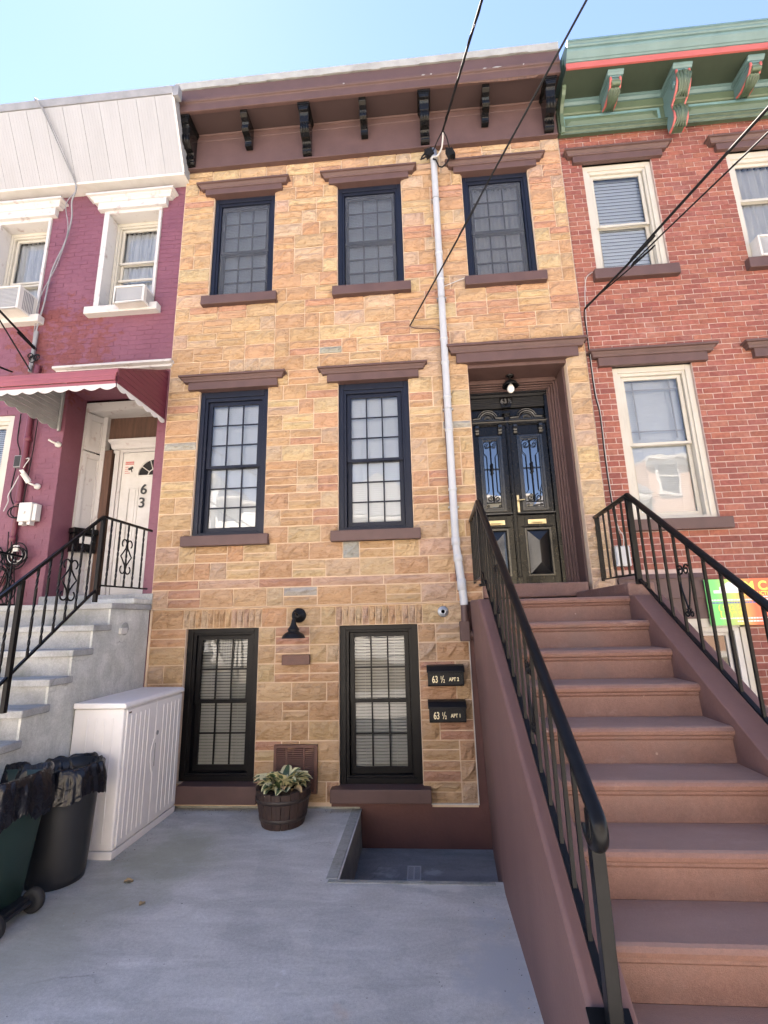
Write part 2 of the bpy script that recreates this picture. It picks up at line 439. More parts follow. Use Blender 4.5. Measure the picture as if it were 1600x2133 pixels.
# ------------------------------------------------------------------ mesh builder
class MB:
    def __init__(s):
        s.v, s.f, s.m, s.s, s.c = [], [], [], [], []
    def poly(s, pts, m=0, sm=False, c=None):
        b = len(s.v)
        s.v += [tuple(p) for p in pts]
        s.f.append(tuple(range(b, b + len(pts)))); s.m.append(m); s.s.append(sm); s.c.append(c)
    def mesh(s, V, F, m=0, sm=False, c=None):
        b = len(s.v)
        s.v += [tuple(p) for p in V]
        for f in F:
            s.f.append(tuple(i + b for i in f)); s.m.append(m); s.s.append(sm); s.c.append(c)
    def box(s, x0, x1, y0, y1, z0, z1, m=0, c=None):
        V = [(x0, y0, z0), (x1, y0, z0), (x1, y1, z0), (x0, y1, z0), (x0, y0, z1), (x1, y0, z1), (x1, y1, z1), (x0, y1, z1)]
        s.mesh(V, [(0, 3, 2, 1), (4, 5, 6, 7), (0, 1, 5, 4), (1, 2, 6, 5), (2, 3, 7, 6), (3, 0, 4, 7)], m, False, c)
        return s
    def cbox(s, cx, cy, cz, sx, sy, sz, m=0, M=None, c=None):
        V = [Vector((a * sx / 2, b * sy / 2, d * sz / 2)) for d in (-1, 1) for a, b in ((-1, -1), (1, -1), (1, 1), (-1, 1))]
        if M is not None:
            V = [M @ p for p in V]
        V = [p + Vector((cx, cy, cz)) for p in V]
        s.mesh(V, [(0, 3, 2, 1), (4, 5, 6, 7), (0, 1, 5, 4), (1, 2, 6, 5), (2, 3, 7, 6), (3, 0, 4, 7)], m, False, c)
        return s
    def prism(s, pts, vec, m=0, sm=False):
        n = len(pts); vec = Vector(vec)
        A = [Vector(p) for p in pts]; B = [p + vec for p in A]
        s.mesh(A + B, [tuple(range(n))[::-1], tuple(range(n, 2 * n))], m)
        s.mesh(A + B, [(i, (i + 1) % n, n + (i + 1) % n, n + i) for i in range(n)], m, sm)
        return s
    def px(s, yz, x0, x1, m=0, sm=False):
        return s.prism([(x0, y, z) for y, z in yz], (x1 - x0, 0, 0), m, sm)
    def tube(s, path, r, n=8, m=0, cap=True, closed=False, sm=True):
        P = [Vector(p) for p in path]; k = len(P)
        rr = r if isinstance(r, (list, tuple)) else [r] * k
        V = []; prev = None
        for i, p in enumerate(P):
            if closed:
                t = P[(i + 1) % k] - P[i - 1]
            else:
                t = P[min(i + 1, k - 1)] - P[max(i - 1, 0)]
            t.normalize()
            if prev is None:
                a = t.cross(Vector((0, 0, 1)))
                if a.length < .1:
                    a = t.cross(Vector((1, 0, 0)))
            else:
                a = prev - t * prev.dot(t)
            a.normalize(); prev = a
            b = t.cross(a)
            for j in range(n):
                th = 2 * math.pi * j / n + (math.pi / 4 if n == 4 else 0)
                V.append(p + (a * math.cos(th) + b * math.sin(th)) * rr[i])
        F = []
        for i in range(k if closed else k - 1):
            i2 = (i + 1) % k
            for j in range(n):
                F.append((i * n + j, i * n + (j + 1) % n, i2 * n + (j + 1) % n, i2 * n + j))
        s.mesh(V, F, m, sm and n > 4)
        if cap and not closed:
            s.poly(V[:n][::-1], m); s.poly(V[-n:], m)
        return s
    def lathe(s, cx, cy, prof, n=20, m=0, sm=True, cap=True, axis='z', cz=0):
        V = []
        for r, z in prof:
            for j in range(n):
                a = 2 * math.pi * j / n
                if axis == 'z':
                    V.append((cx + r * math.cos(a), cy + r * math.sin(a), z))
                elif axis == 'y':
                    V.append((cx + r * math.cos(a), z, cz + r * math.sin(a)))
                else:
                    V.append((z, cy + r * math.cos(a), cz + r * math.sin(a)))
        F = [(i * n + j, i * n + (j + 1) % n, (i + 1) * n + (j + 1) % n, (i + 1) * n + j) for i in range(len(prof) - 1) for j in range(n)]
        s.mesh(V, F, m, sm)
        if cap:
            s.poly(V[:n], m); s.poly(V[-n:], m)
        return s
    def ring(s, x0, x1, z0, z1, w, y0, y1, wt=None, wb=None, m=0):
        wt = w if wt is None else wt; wb = w if wb is None else wb
        s.box(x0, x0 + w, y0, y1, z0, z1, m); s.box(x1 - w, x1, y0, y1, z0, z1, m)
        s.box(x0 + w, x1 - w, y0, y1, z1 - wt, z1, m); s.box(x0 + w, x1 - w, y0, y1, z0, z0 + wb, m)
        return s
    def crown(s, x0, x1, prof, yb=0, m=0, k=1.0, yback=None):
        """moulding with returned ends; prof = (projection, z) from the bottom up"""
        yback = yb + .02 if yback is None else yback
        rows = []
        for p, z in prof:
            q = p * k
            rows.append([(x0 - q, yback, z), (x0 - q, yb - p, z), (x1 + q, yb - p, z), (x1 + q, yback, z)])
        V = [p for r_ in rows for p in r_]
        F = []
        for i in range(len(rows) - 1):
            for j in range(3):
                F.append((i * 4 + j, i * 4 + j + 1, i * 4 + 5 + j, i * 4 + 4 + j))
            F.append((i * 4 + 3, i * 4, i * 4 + 4, i * 4 + 7))
        F.append((0, 3, 2, 1)); e = (len(rows) - 1) * 4
        F.append((e, e + 1, e + 2, e + 3))
        s.mesh(V, F, m)
        return s
    def data(s, name, mats, fix=True):
        me = bpy.data.meshes.new(name)
        me.from_pydata(s.v, [], s.f)
        for mt in (mats if isinstance(mats, (list, tuple)) else [mats]):
            me.materials.append(mt)
        me.polygons.foreach_set('material_index', s.m)
        me.polygons.foreach_set('use_smooth', s.s)
        if any(c is not None for c in s.c):
            at = me.color_attributes.new('col', 'FLOAT_COLOR', 'CORNER')
            buf = []
            for f, c in zip(s.f, s.c):
                buf += list((*(c or (.5, .5, .5))[:3], 1.0)) * len(f)
            at.data.foreach_set('color', buf)
        if fix:
            bm = bmesh.new(); bm.from_mesh(me)
            if fix == 'weld':
                bmesh.ops.remove_doubles(bm, verts=bm.verts, dist=1e-5)
            bmesh.ops.recalc_face_normals(bm, faces=bm.faces)
            bm.to_mesh(me); bm.free()
        me.update()
        return me
    def build(s, name, mats, parent=None, bevel=0, fix=True, seg=2):
        if bevel and fix is True:
            fix = 'weld'
        o = bpy.data.objects.new(name, s.data(name, mats, fix))
        COL.objects.link(o)
        if parent is not None:
            attach(o, parent)
        if bevel:
            md = o.modifiers.new('bevel', 'BEVEL')
            md.width = bevel; md.segments = seg; md.limit_method = 'ANGLE'; md.angle_limit = R(40)
            md.harden_normals = False
        return o
def attach(o, parent):
    o.parent = parent
    o.matrix_parent_inverse = Matrix.Translation(-Vector(parent.location)) if parent.type == 'EMPTY' else Matrix()
def inst(name, me, parent, loc=(0, 0, 0), scale=(1, 1, 1), rot=None, color=None):
    o = bpy.data.objects.new(name, me)
    COL.objects.link(o)
    attach(o, parent)
    o.location = loc; o.scale = scale
    if rot is not None:
        o.rotation_euler = rot
    if color is not None:
        o.color = (*color, 1)
    return o
def tag(o, label=None, cat=None, group=None, kind=None):
    if label: o['label'] = label
    if cat: o['category'] = cat
    if group: o['group'] = group
    if kind: o['kind'] = kind
    return o
def thing(name, label, cat, loc=(0, 0, 0), group=None):
    o = bpy.data.objects.new(name, None)
    o.empty_display_size = .2
    COL.objects.link(o); o.location = loc
    return tag(o, label, cat, group)
def copy_thing(root, loc, label, group=None):
    """a copy of a thing with copies of its parts and sub-parts"""
    r = root.copy(); COL.objects.link(r); r.location = loc
    r['label'] = label
    if group: r['group'] = group
    for ch in list(root.children):
        c = ch.copy(); COL.objects.link(c); c.parent = r
        for g in list(ch.children):
            d = g.copy(); COL.objects.link(d); d.parent = c
    return r
def text(s, name, parent, mat, loc, size, rot=(R(90), 0, 0), ext=.0015, align='LEFT', sx=1.0, bold=0):
    cu = bpy.data.curves.new(name, 'FONT')
    cu.body = s; cu.size = size; cu.extrude = ext; cu.align_x = align; cu.offset = bold
    cu.materials.append(mat)
    tmp = bpy.data.objects.new(name + '_curve', cu); COL.objects.link(tmp)
    me = bpy.data.meshes.new_from_object(tmp.evaluated_get(bpy.context.evaluated_depsgraph_get()))
    bpy.data.objects.remove(tmp); bpy.data.curves.remove(cu)
    o = bpy.data.objects.new(name, me); COL.objects.link(o)
    attach(o, parent)
    o.location = loc; o.rotation_euler = rot; o.scale = (sx, 1, 1)
    return o
def arc(c, r, a0, a1, n, plane='xz', y=0):
    out = []
    for i in range(n + 1):
        a = R(a0 + (a1 - a0) * i / n)
        p = (c[0] + r * math.cos(a), c[1] + r * math.sin(a))
        out.append((p[0], y, p[1]) if plane == 'xz' else (y, p[0], p[1]))
    return out
def spiral(c, r0, r1, a0, turns, n=18, plane='xz', w=0):
    out = []
    for i in range(n + 1):
        t = i / n
        a = R(a0 + 360 * turns * t); r = r0 + (r1 - r0) * t
        p = (c[0] + r * math.cos(a), c[1] + r * math.sin(a))
        out.append((p[0], w, p[1]) if plane == 'xz' else (w, p[0], p[1]))
    return out
def wall_grid(mb, x0, x1, z0, z1, holes, y, depth, m=0, mr=None):
    """vertical wall face at y with openings (hx0,hx1,hz0,hz1) and their reveals"""
    mr = m if mr is None else mr
    xs = sorted({x0, x1, *[min(max(v, x0), x1) for h in holes for v in h[:2]]})
    zs = sorted({z0, z1, *[min(max(v, z0), z1) for h in holes for v in h[2:4]]})
    for i in range(len(xs) - 1):
        for j in range(len(zs) - 1):
            cx, cz = (xs[i] + xs[i + 1]) / 2, (zs[j] + zs[j + 1]) / 2
            if any(h[0] < cx < h[1] and h[2] < cz < h[3] for h in holes):
                continue
            mb.poly([(xs[i], y, zs[j]), (xs[i + 1], y, zs[j]), (xs[i + 1], y, zs[j + 1]), (xs[i], y, zs[j + 1])], m)
    for h in holes:
        a, b, c, d = h[:4]; e = h[4] if len(h) > 4 else depth
        mb.poly([(a, y, c), (a, y + e, c), (a, y + e, d), (a, y, d)], mr)
        mb.poly([(b, y, c), (b, y, d), (b, y + e, d), (b, y + e, c)], mr)
        mb.poly([(a, y, d), (a, y + e, d), (b, y + e, d), (b, y, d)], mr)
        mb.poly([(a, y, c), (b, y, c), (b, y + e, c), (a, y + e, c)], mr)
def px_area(x, y, z, w, h):
    d = Vector((x, y, z)) - CAM
    return w * h * abs(d.y) / d.length ** 3
def in_frame(x, y, z, mx=1.0):
    d = Vector((x, y, z)) - CAM
    f = d.dot(_fwd)
    if f < .1: return False
    return abs(d.dot(_r2) / f) < .8088 * mx and abs(d.dot(_u2) / f) < 1.0783 * mx
# ================================================================== setting: ground, road, yard
def struct(o):
    o['kind'] = 'structure'
    return o
g = MB()
def flat(mb, x0, x1, y0, y1, z, holes=(), m=0):
    xs = sorted({x0, x1, *[v for h in holes for v in h[:2]]}); ys = sorted({y0, y1, *[v for h in holes for v in h[2:4]]})
    for i in range(len(xs) - 1):
        for j in range(len(ys) - 1):
            cx, cy = (xs[i] + xs[i + 1]) / 2, (ys[j] + ys[j + 1]) / 2
            if any(h[0] < cx < h[1] and h[2] < cy < h[3] for h in holes): continue
            mb.poly([(xs[i], ys[j], z), (xs[i + 1], ys[j], z), (xs[i + 1], ys[j + 1], z), (xs[i], ys[j + 1], z)], m)
AW = (-.115, 1.145, -1.262, .06)      # areaway
flat(g, -400, 400, -400, 400, -.02, [(-2.6, 2.7, -4.0, .2)])
struct(g.build('ground', M_GROUND, fix=False))
g = MB(); g.box(-60, 60, -16.2, -8.2, -.3, -.13); struct(g.build('road', M_ROAD))
g = MB()
for i in range(-16, 17):
    g.box(i * 1.6 + .005, i * 1.6 + 1.595, -8.05, -4.20, -.1, -.012 + .002 * math.sin(i * 3.1))
struct(g.build('sidewalk', M_WALK, bevel=.006))
g = MB(); g.box(-60, 60, -8.2, -8.05, -.3, -.008); g.box(-60, 60, -16.35, -16.2, -.3, -.008)
struct(g.build('kerb', M_KERB))
g = MB(); g.box(-60, 60, -19.0, -16.35, -.1, -.01); struct(g.build('far_sidewalk', M_WALK))
# yard slab with the areaway cut out
g = MB()
flat(g, -2.44, 1.10, -4.195, .04, 0, [AW])
flat(g, 2.38, 5.2, -4.195, .04, -.01)
struct(g.build('yard_paving', M_PAD, fix=False))
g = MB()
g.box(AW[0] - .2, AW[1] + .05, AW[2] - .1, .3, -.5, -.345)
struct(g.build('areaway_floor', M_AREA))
g = MB()
# left and front retaining faces of the areaway, with a slightly raised rough lip
g.prism([(AW[0], AW[2], -.345), (AW[0] - .012, AW[2], .006), (AW[0] - .10, AW[2], .004), (AW[0] - .10, AW[2], -.345)], (0, 1.30, 0))
g.prism([(AW[0] - .08, AW[2], -.345), (AW[0] - .08, AW[2] - .004, .004), (AW[0] - .08, AW[2] - .05, .004), (AW[0] - .08, AW[2] - .05, -.345)], (1.19, 0, 0))
struct(g.build('areaway_kerb', M_KERB, bevel=.006))

# ================================================================== stone-faced row house
OCH, YEL, ORA, SAL, PNK, GRY, SAN = (0.474, 0.326, 0.197), (0.505, 0.379, 0.231), (0.463, 0.295, 0.180), (0.436, 0.253, 0.176), (0.466, 0.330, 0.244), (0.352, 0.350, 0.319), (0.489, 0.363, 0.252)
def jit(c, a=.06):
    k = 1 + random.uniform(-a, a)
    return tuple(v * k * (1 + random.uniform(-.03, .03)) for v in c)
WIN = [  # x0,x1,z0,z1 : face openings
    (-2.03, -1.19, 5.88, 7.46), (-.345, .50, 5.88, 7.46), (1.295, 2.14, 5.88, 7.46),
    (-2.05, -1.195, 2.785, 4.597), (-.34, .50, 2.785, 4.597), (1.205, 2.343, 1.95, 4.735)]
GWIN = [(-2.04, -1.222, .23, 1.768), (-.34, .50, .21, 1.768)]
HX0, HX1 = -2.452, 2.572
house = thing('stone_row_house', 'tan rock-faced stone row house with brown cornice and black double door', 'house', (.06, 3, 0))
wm = MB()
wall_grid(wm, HX0, HX1, 1.985, 8.9, [(*w, .5 if i == 5 else .11) for i, w in enumerate(WIN)], .0145, .11)
wall_grid(wm, HX0, 1.03, .02, 1.985, GWIN, .0465, .11)
wm.box(HX0, HX1, .9, 10, -.4, 8.75)              # the body of the house behind its front
wm.box(HX0, HX0 + .02, .018, .9, -.4, 8.9); wm.box(HX1 - .02, HX1, .03, .9, -.4, 8.9); wm.box(HX0, HX1, .03, .9, 8.7, 8.9)
wm.build('wall', M_MORTAR, house, fix=False)
fm = MB()
fm.box(HX0, AW[0] - .02, .05, .2, -.1, .055)
fm.build('foundation', M_KERB, house)
fm = MB()
fm.box(AW[0] - .02, 1.30, .052, .2, -.345, .2); fm.box(1.02, 1.30, .052, .2, .2, 2.0)
fm.box(-.42, .58, .040, .06, .02, .10)
fm.build('basement_wall', M_BROWNWALL, house)

def stone_mesh(kind, seed, deep):
    """unit stone 1 x 1 (x,z), front near y=0; scaled per piece"""
    rnd = random.Random(seed)
    nx, nz = (6, 3) if kind == 'full' else ((6, 2) if kind == 'thin' else (4, 3))
    mb = MB(); V = []
    for j in range(nz + 1):
        for i in range(nx + 1):
            x = i / nx - .5; z = j / nz - .5
            edge = i in (0, nx) or j in (0, nz)
            y = .006 + rnd.uniform(-.001, .002) if edge else -.003 - rnd.random() * .026
            if not edge:
                x += rnd.uniform(-.3, .3) / nx; z += rnd.uniform(-.25, .25) / nz
            V.append((x, y, z))
    F = [(j * (nx + 1) + i, j * (nx + 1) + i + 1, (j + 1) * (nx + 1) + i + 1, (j + 1) * (nx + 1) + i) for j in range(nz) for i in range(nx)]
    mb.mesh(V, F)
    loop = [i for i in range(nx + 1)] + [(j) * (nx + 1) + nx for j in range(1, nz + 1)] + [nz * (nx + 1) + i for i in range(nx - 1, -1, -1)] + [j * (nx + 1) for j in range(nz - 1, 0, -1)]
    B = [V[k] for k in loop]
    back = [(p[0], deep, p[2]) for p in B]
    k = len(B)
    mb.mesh(B + back, [(i, (i + 1) % k, k + (i + 1) % k, k + i) for i in range(k)])
    return mb
SM = {}
for kind in ('full', 'thin', 'square'):
    for dp in (.03, .115):
        SM[kind, dp] = []
        for s_ in range(7):
            mb = stone_mesh(kind, hash((len(kind), s_)) % 9999 + s_ * 17, dp)
            SM[kind, dp].append((mb, mb.data('stone', M_STONE_O, 'weld')))
pieces = []      # (x,y,z,w,h,kind,deep,color)
JG = .0068
def put(x0, x1, z0, z1, yb, holes, col=None):
    w, h = x1 - x0 - 2 * JG, z1 - z0 - 2 * JG
    if w < .03 or h < .025: return
    near = any(abs(x0 - q[1]) < .004 or abs(x1 - q[0]) < .004 for q in holes if z1 > q[2] - .01 and z0 < q[3] + .01) or any(abs(z1 - q[2]) < .004 for q in holes if x1 > q[0] and x0 < q[1])
    kind = 'thin' if h < .11 else ('full' if w > .26 else 'square')
    ex = JG * .8 if near else 0
    pieces.append(((x0 + x1) / 2, yb + random.uniform(-.006, .002), (z0 + z1) / 2, w, h, kind, .115 if near else .03, col))
def stone_rows(x0, x1, rows, yb, holes):
    for z0, z1, mode in rows:
        brk = {x0, x1}
        for q in holes:
            if z1 > q[2] + .003 and z0 < q[3] - .003:
                brk.update((min(max(q[0], x0), x1), min(max(q[1], x0), x1)))
        brk = sorted(brk)
        for a, b in zip(brk, brk[1:]):
            za, zb = z0, z1; skip = False
            for q in holes:
                if q[0] < (a + b) / 2 < q[1] and z1 > q[2] + .003 and z0 < q[3] - .003:
                    if z0 < q[2] - .03: zb = min(zb, q[2])
                    elif z1 > q[3] + .03: za = max(za, q[3])
                    else: skip = True
            if skip or b - a < .03: continue
            x = a
            first = True
            while x < b - .001:
                W = .375
                t = random.random()
                u = W if t < .76 else (W / 2 if t < .95 else W * .75)
                if first: u = random.choice([W, W / 2, W * .75, W]); first = False
                if b - x - u < .13: u = b - x if b - x < .46 else (b - x) / 2
                if mode == 'band':
                    u = min(random.uniform(.5, .8), b - x)
                    if b - x - u < .2: u = b - x
                    put(x, x + u, za, zb, yb, holes, jit(random.choice([PNK, SAL, PNK, ORA])))
                elif zb - za < .1 or u < .24 or (u >= .24 and random.random() > .45):
                    cc = random.choices([YEL, SAN, OCH, ORA, PNK, GRY], [3, 4, 3, 3, 1.6, .12] if u < .24 else [2, 1.2, 5, 5, .7, .05])[0]
                    put(x, x + u, za, zb, yb, holes, jit(cc))
                else:
                    zm = (za + zb) / 2 + random.uniform(-.008, .008)
                    base = random.choices([SAL, ORA, OCH, YEL, SAN], [3.2, 4.5, 2.5, 1.6, 1])[0]
                    for p0, p1 in ((za, zm), (zm, zb)):
                        cc = base if random.random() < .72 else random.choice([YEL, SAN, PNK, ORA, GRY] if random.random() < .25 else [ORA, OCH, SAL])
                        put(x, x + u, p0, p1, yb, holes, jit(cc))
                x += u
rows = [(1.99, 2.192, 'full'), (2.192, 2.292, 'band')]
nr = 29; zz = 2.292
for k in range(nr):
    rows.append((zz, zz + (7.905 - 2.292) / nr, 'full')); zz += (7.905 - 2.292) / nr
stone_rows(HX0 + .004, HX1 - .002, rows, 0, WIN)
# ground storey, with soldier courses over the two windows
rows = []; zz = .055
for k in range(9):
    rows.append((zz, zz + (1.768 - .055) / 9, 'full')); zz += (1.768 - .055) / 9
stone_rows(HX0 + .004, 1.028, rows, .032, GWIN)
sold = [(-2.075, -1.195), (-.375, .555)]
stone_rows(HX0 + .004, -2.075, [(1.768, 1.975, 'full')], .032, [])
stone_rows(-1.195, -.375, [(1.768, 1.975, 'full')], .032, [])
stone_rows(.555, 1.028, [(1.768, 1.975, 'full')], .032, [])
for a, b in sold:
    n = 13
    for i in range(n):
        x0 = a + (b - a) * i / n; x1 = a + (b - a) * (i + 1) / n
        near = True
        pieces.append(((x0 + x1) / 2, .034, 1.871, x1 - x0 - .009, .195, 'square', .115, jit(random.choice([OCH, OCH, SAN, PNK]), .1)))
order = sorted(range(len(pieces)), key=lambda i: -px_area(*pieces[i][:5]))
near300 = set([i for i in order if in_frame(*pieces[i][:3])][:300])
mass = MB()
for i, (x, y, z, w, h, kind, dp, col) in enumerate(pieces):
    mb, me = random.choice(SM[kind, dp])
    flip = random.choice((1, -1))
    if i in near300:
        inst('stone', me, house, (x, y, z), (w, 1, h), color=col)
        continue
    b = len(mass.v)
    mass.v += [(x + p[0] * w, y + p[1], z + p[2] * h) for p in mb.v]
    for f in mb.f:
        mass.f.append(tuple(q + b for q in f)); mass.m.append(0); mass.s.append(False); mass.c.append(col)
o = mass.build('stone_facing', M_STONE_V, house, fix='weld'); o['kind'] = 'stuff'
lb = MB()
lb.prism([(HX0, .002, 1.984), (HX0, .05, 1.980), (HX0, .05, 1.99), (HX0, .008, 1.99)], (3.45, 0, 0))
lb.build('ledge', M_STONE_V if False else M_MORTAR, house)
# caulk bead round the lower right end of the facing
cb = MB(); cb.box(1.028, 1.036, .030, .06, .045, 1.62); cb.box(.575, 1.036, .028, .06, .044, .056)
cb.build('caulk_bead', M_WORN, house)

# lintels and sills
def lintel(par, x0, x1, z0, zt, over=.09, mat=M_BROWN, yb=.0, p=.05, crownp=.06, name='lintel'):
    mb = MB()
    zc = z0 + (zt - z0) * .55
    mb.box(x0 - over, x1 + over, yb - p, yb + .1, z0, zc)
    pr = [(p + .002, zc), (p + .012, zc + .004), (p + .016, zc + (zt - zc) * .30), (p + crownp * .55, zc + (zt - zc) * .55), (p + crownp * .6, zc + (zt - zc) * .66), (p + crownp, zc + (zt - zc) * .72), (p + crownp, zt)]
    mb.crown(x0 - over + .002, x1 + over - .002, [(a, z) for a, z in pr], yb, yback=yb + .06)
    return mb.build(name, mat, par, bevel=.003)
def sill(par, x0, x1, z0, z1, p=.075, mat=M_BROWN, yb=0, back=.13, name='window_sill'):
    mb = MB(); mb.box(x0, x1, yb - p, yb + back, z0, z1)
    return mb.build(name, mat, par, bevel=.007)
for a, b, z0, z1 in WIN[:3]:
    lintel(house, a, b, 7.458, 7.615, .105); sill(house, a - .055, b + .08, 5.757, 5.882)
for a, b, z0, z1 in WIN[3:5]:
    lintel(house, a, b, 4.594, 4.768, .125); sill(house, a - .075, b + .075, 2.668, 2.787)
lintel(house, WIN[5][0], WIN[5][1], 4.734, 4.952, .13)
sill(house, -1.985, -1.155, .066, .232, .065, back=.2); sill(house, -.413, .577, .088, .212, .085, back=.2)

# windows ------------------------------------------------------------
PANE = {}
def slat_blind(x0, x1, z0, z1, y, pitch, tilt=28, depth=None):
    mb = MB(); n = int((z1 - z0) / pitch); d = depth or pitch * .58
    ca, sa = d * math.cos(R(tilt)), d * math.sin(R(tilt)) * .95
    for i in range(n):
        z = z1 - pitch * (i + .5)
        mb.poly([(x0, y - ca, z - sa), (x1, y - ca, z - sa), (x1, y, z + .25 * pitch), (x0, y, z + .25 * pitch)])
        mb.poly([(x0, y, z + .25 * pitch), (x1, y, z + .25 * pitch), (x1, y + ca, z + sa), (x0, y + ca, z + sa)])
    return mb
def sash_window(par, x0, x1, z0, z1, y, frame, fw=.07, ft=.08, fb=.05, cols=3, rows=(3, 3), meet=.5, blind=None, screen=False,
                depth=.055, stile=.048, munt=.016, bmat=None, bpitch=.026, btilt=28, slats=False, gmat=None, arch=False):
    """double-hung window: the frame is the part, sashes / panes / muntins / blind its sub-parts"""
    mb = MB()
    mb.ring(x0 + .003, x1 - .003, z0 + .003, z1 - .003, fw * .62, y, y + depth, ft * .62, fb * .7)
    mb.ring(x0 + fw * .62 + .0, x1 - fw * .62, z0 + fb * .7, z1 - ft * .62, fw * .36, y + .018, y + depth + .04, ft * .38, fb * .3)
    w = mb.build('window', frame, par, bevel=.004)
    a, b, c, d = x0 + fw * .98, x1 - fw * .98, z0 + fb, z1 - ft
    zm = c + (d - c) * meet
    ys_u, ys_l = y + depth - .008, y + depth + .026
    up = MB(); up.ring(a + .004, b - .004, zm - .012, d - .003, stile, ys_u, ys_u + .03, stile * .95, .034)
    lo = MB(); lo.ring(a + .004, b - .004, c + .003, zm + .020, stile, ys_l, ys_l + .03, .034, stile * 1.25)
    up.build('sash', frame, w, bevel=.003); lo.build('sash', frame, w, bevel=.003)
    for (q0, q1, r0, r1, yy, nr_) in ((a + .004 + stile, b - .004 - stile, zm - .012 + .034, d - .003 - stile * .95, ys_u + .012, rows[0]),
                                      (a + .004 + stile, b - .004 - stile, c + .003 + stile * 1.25, zm + .020 - .034, ys_l + .012, rows[1])):
        mu = MB()
        cw, rh = (q1 - q0) / cols, (r1 - r0) / nr_
        for i in range(1, cols):
            mu.box(q0 + cw * i - munt / 2, q0 + cw * i + munt / 2, yy - .004, yy + .012, r0, r1)
        for j in range(1, nr_):
            for i in range(cols):
                mu.box(q0 + cw * i + (munt / 2 if i else 0), q0 + cw * (i + 1) - (munt / 2 if i < cols - 1 else 0), yy - .0035, yy + .0115, r0 + rh * j - munt / 2, r0 + rh * j + munt / 2)
        if mu.v:
            mu.build('muntin', frame, w, bevel=.002)
        pm_ = MB(); pm_.poly([(-.5, 0, -.5), (.5, 0, -.5), (.5, 0, .5), (-.5, 0, .5)])
        me = PANE.setdefault((gmat or M_GLASS).name, None) or pm_.data('pane', gmat or M_GLASS, False)
        PANE[(gmat or M_GLASS).name] = me
        for i in range(cols):
            for j in range(nr_):
                inst('pane', me, w, (q0 + cw * (i + .5), yy + .004, r0 + rh * (j + .5)), (cw - .001, 1, rh - .001), rot=(R(random.uniform(-.35, .35)), 0, R(random.uniform(-.35, .35))))
    if screen:
        sc = MB(); sc.box(a + .012, b - .012, ys_u - .012, ys_u - .0112, c + .01, d - .01)
        sc.build('insect_screen', M_SCREEN, w)
    yb = ys_l + .045
    if blind == 'slats':
        z_lo = c if not isinstance(bmat, tuple) else bmat[1]
        sb = slat_blind(a + .02, b - .02, c, d, yb, bpitch, btilt)
        if slats:
            for i in range(len(sb.f) // 2):
                s1 = MB(); 
                for f in sb.f[2 * i:2 * i + 2]:
                    s1.poly([sb.v[k] for k in f])
                s1.build('slat', bmat or M_BLIND, w, fix='weld')
        else:
            for fx in (a + .02 + (b - a) * .22, b - .02 - (b - a) * .22):
                sb.box(fx - .0015, fx + .0015, yb - bpitch * .6, yb - bpitch * .6 + .001, c, d)
            sb.build('blind', bmat or M_BLIND, w, fix=False)
    elif blind == 'curtain':
        cu = MB(); V = []; n = 60
        for i in range(n + 1):
            x = a + (b - a) * i / n
            yy = yb + .02 * math.sin(i * .9) + .012 * math.sin(i * 2.3)
            V += [(x, yy, c), (x, yy, d)]
        cu.mesh(V, [(2 * i, 2 * i + 2, 2 * i + 3, 2 * i + 1) for i in range(n)], 0, True)
        cu.build('curtain', bmat or M_CURT, w, fix=False)
    dk = MB(); dk.box(a - .01, b + .01, yb + .10, yb + .11, c - .01, d + .01)
    # light-tight box behind the glass: sides join the frame to the dark back
    dk.box(a - .02, a - .005, ys_l + .03, yb + .11, c - .02, d + .02); dk.box(b + .005, b + .02, ys_l + .03, yb + .11, c - .02, d + .02)
    dk.box(a - .005, b + .005, ys_l + .03, yb + .11, d + .005, d + .02); dk.box(a - .005, b + .005, ys_l + .03, yb + .11, c - .02, c - .005)
    dk.build('dark_interior', M_DARK, w)
    return w
for i, (a, b, z0, z1) in enumerate(WIN[:3]):
    sash_window(house, a, b, z0, z1, .045, M_FRAME, .085, .10, .055, 3, (3, 3), .49, blind=('slats' if i < 2 else 'curtain'), screen=True, bpitch=.024, btilt=80)
for i, (a, b, z0, z1) in enumerate(WIN[3:5]):
    sash_window(house, a, b, z0, z1, .045, M_FRAME, .09, .12, .06, 3, (3, 3), .485, blind='slats', bpitch=.025, btilt=80)
for i, (a, b, z0, z1) in enumerate(GWIN):
    sash_window(house, a, b, z0, z1, .085, M_FRAMEB, .10, .075, .075, 3, (2, 2), .5, blind='slats', gmat=M_GLASSLOW, screen=False, bpitch=.031, btilt=38, bmat=M_BLINDW)

# front door ---------------------------------------------------------
DX0, DX1, DY, DZ0 = 1.222, 2.182, .47, 2.165
jb = MB()       # brown plaster lining and stepped casing of the recess
jb.box(1.2052, 1.2252, .115, .5, 1.95, 4.70); jb.box(2.318, 2.3425, .115, .5, 1.95, 4.70)
jb.box(1.2052, 2.3425, .02, .5, 4.69, 4.733)
for k, (o_, y0, y1) in enumerate(((.0, .33, .5), (.022, .36, .5), (.045, .395, .5), (.07, .42, .5), (.088, .445, .5))):
    jb.box(2.294 - o_, 2.318 - o_ + .002 * 0, y0, y1, 1.95, 4.66 - o_ * .7)
    jb.box(1.2253, 2.294 - o_, y0 + .003, y1, 4.636 - o_ * .7, 4.66 - o_ * .7 + .028 * (k == 0))
jb.box(1.2052, 2.3425, .5, .53, 1.95, 4.733)
jb.build('door_casing', M_BROWN, house, bevel=.004)
ds = MB(); ds.box(1.207, 2.30, .012, .5, 2.012, 2.158)
ds.build('door_step', M_STEP, house, bevel=.012)
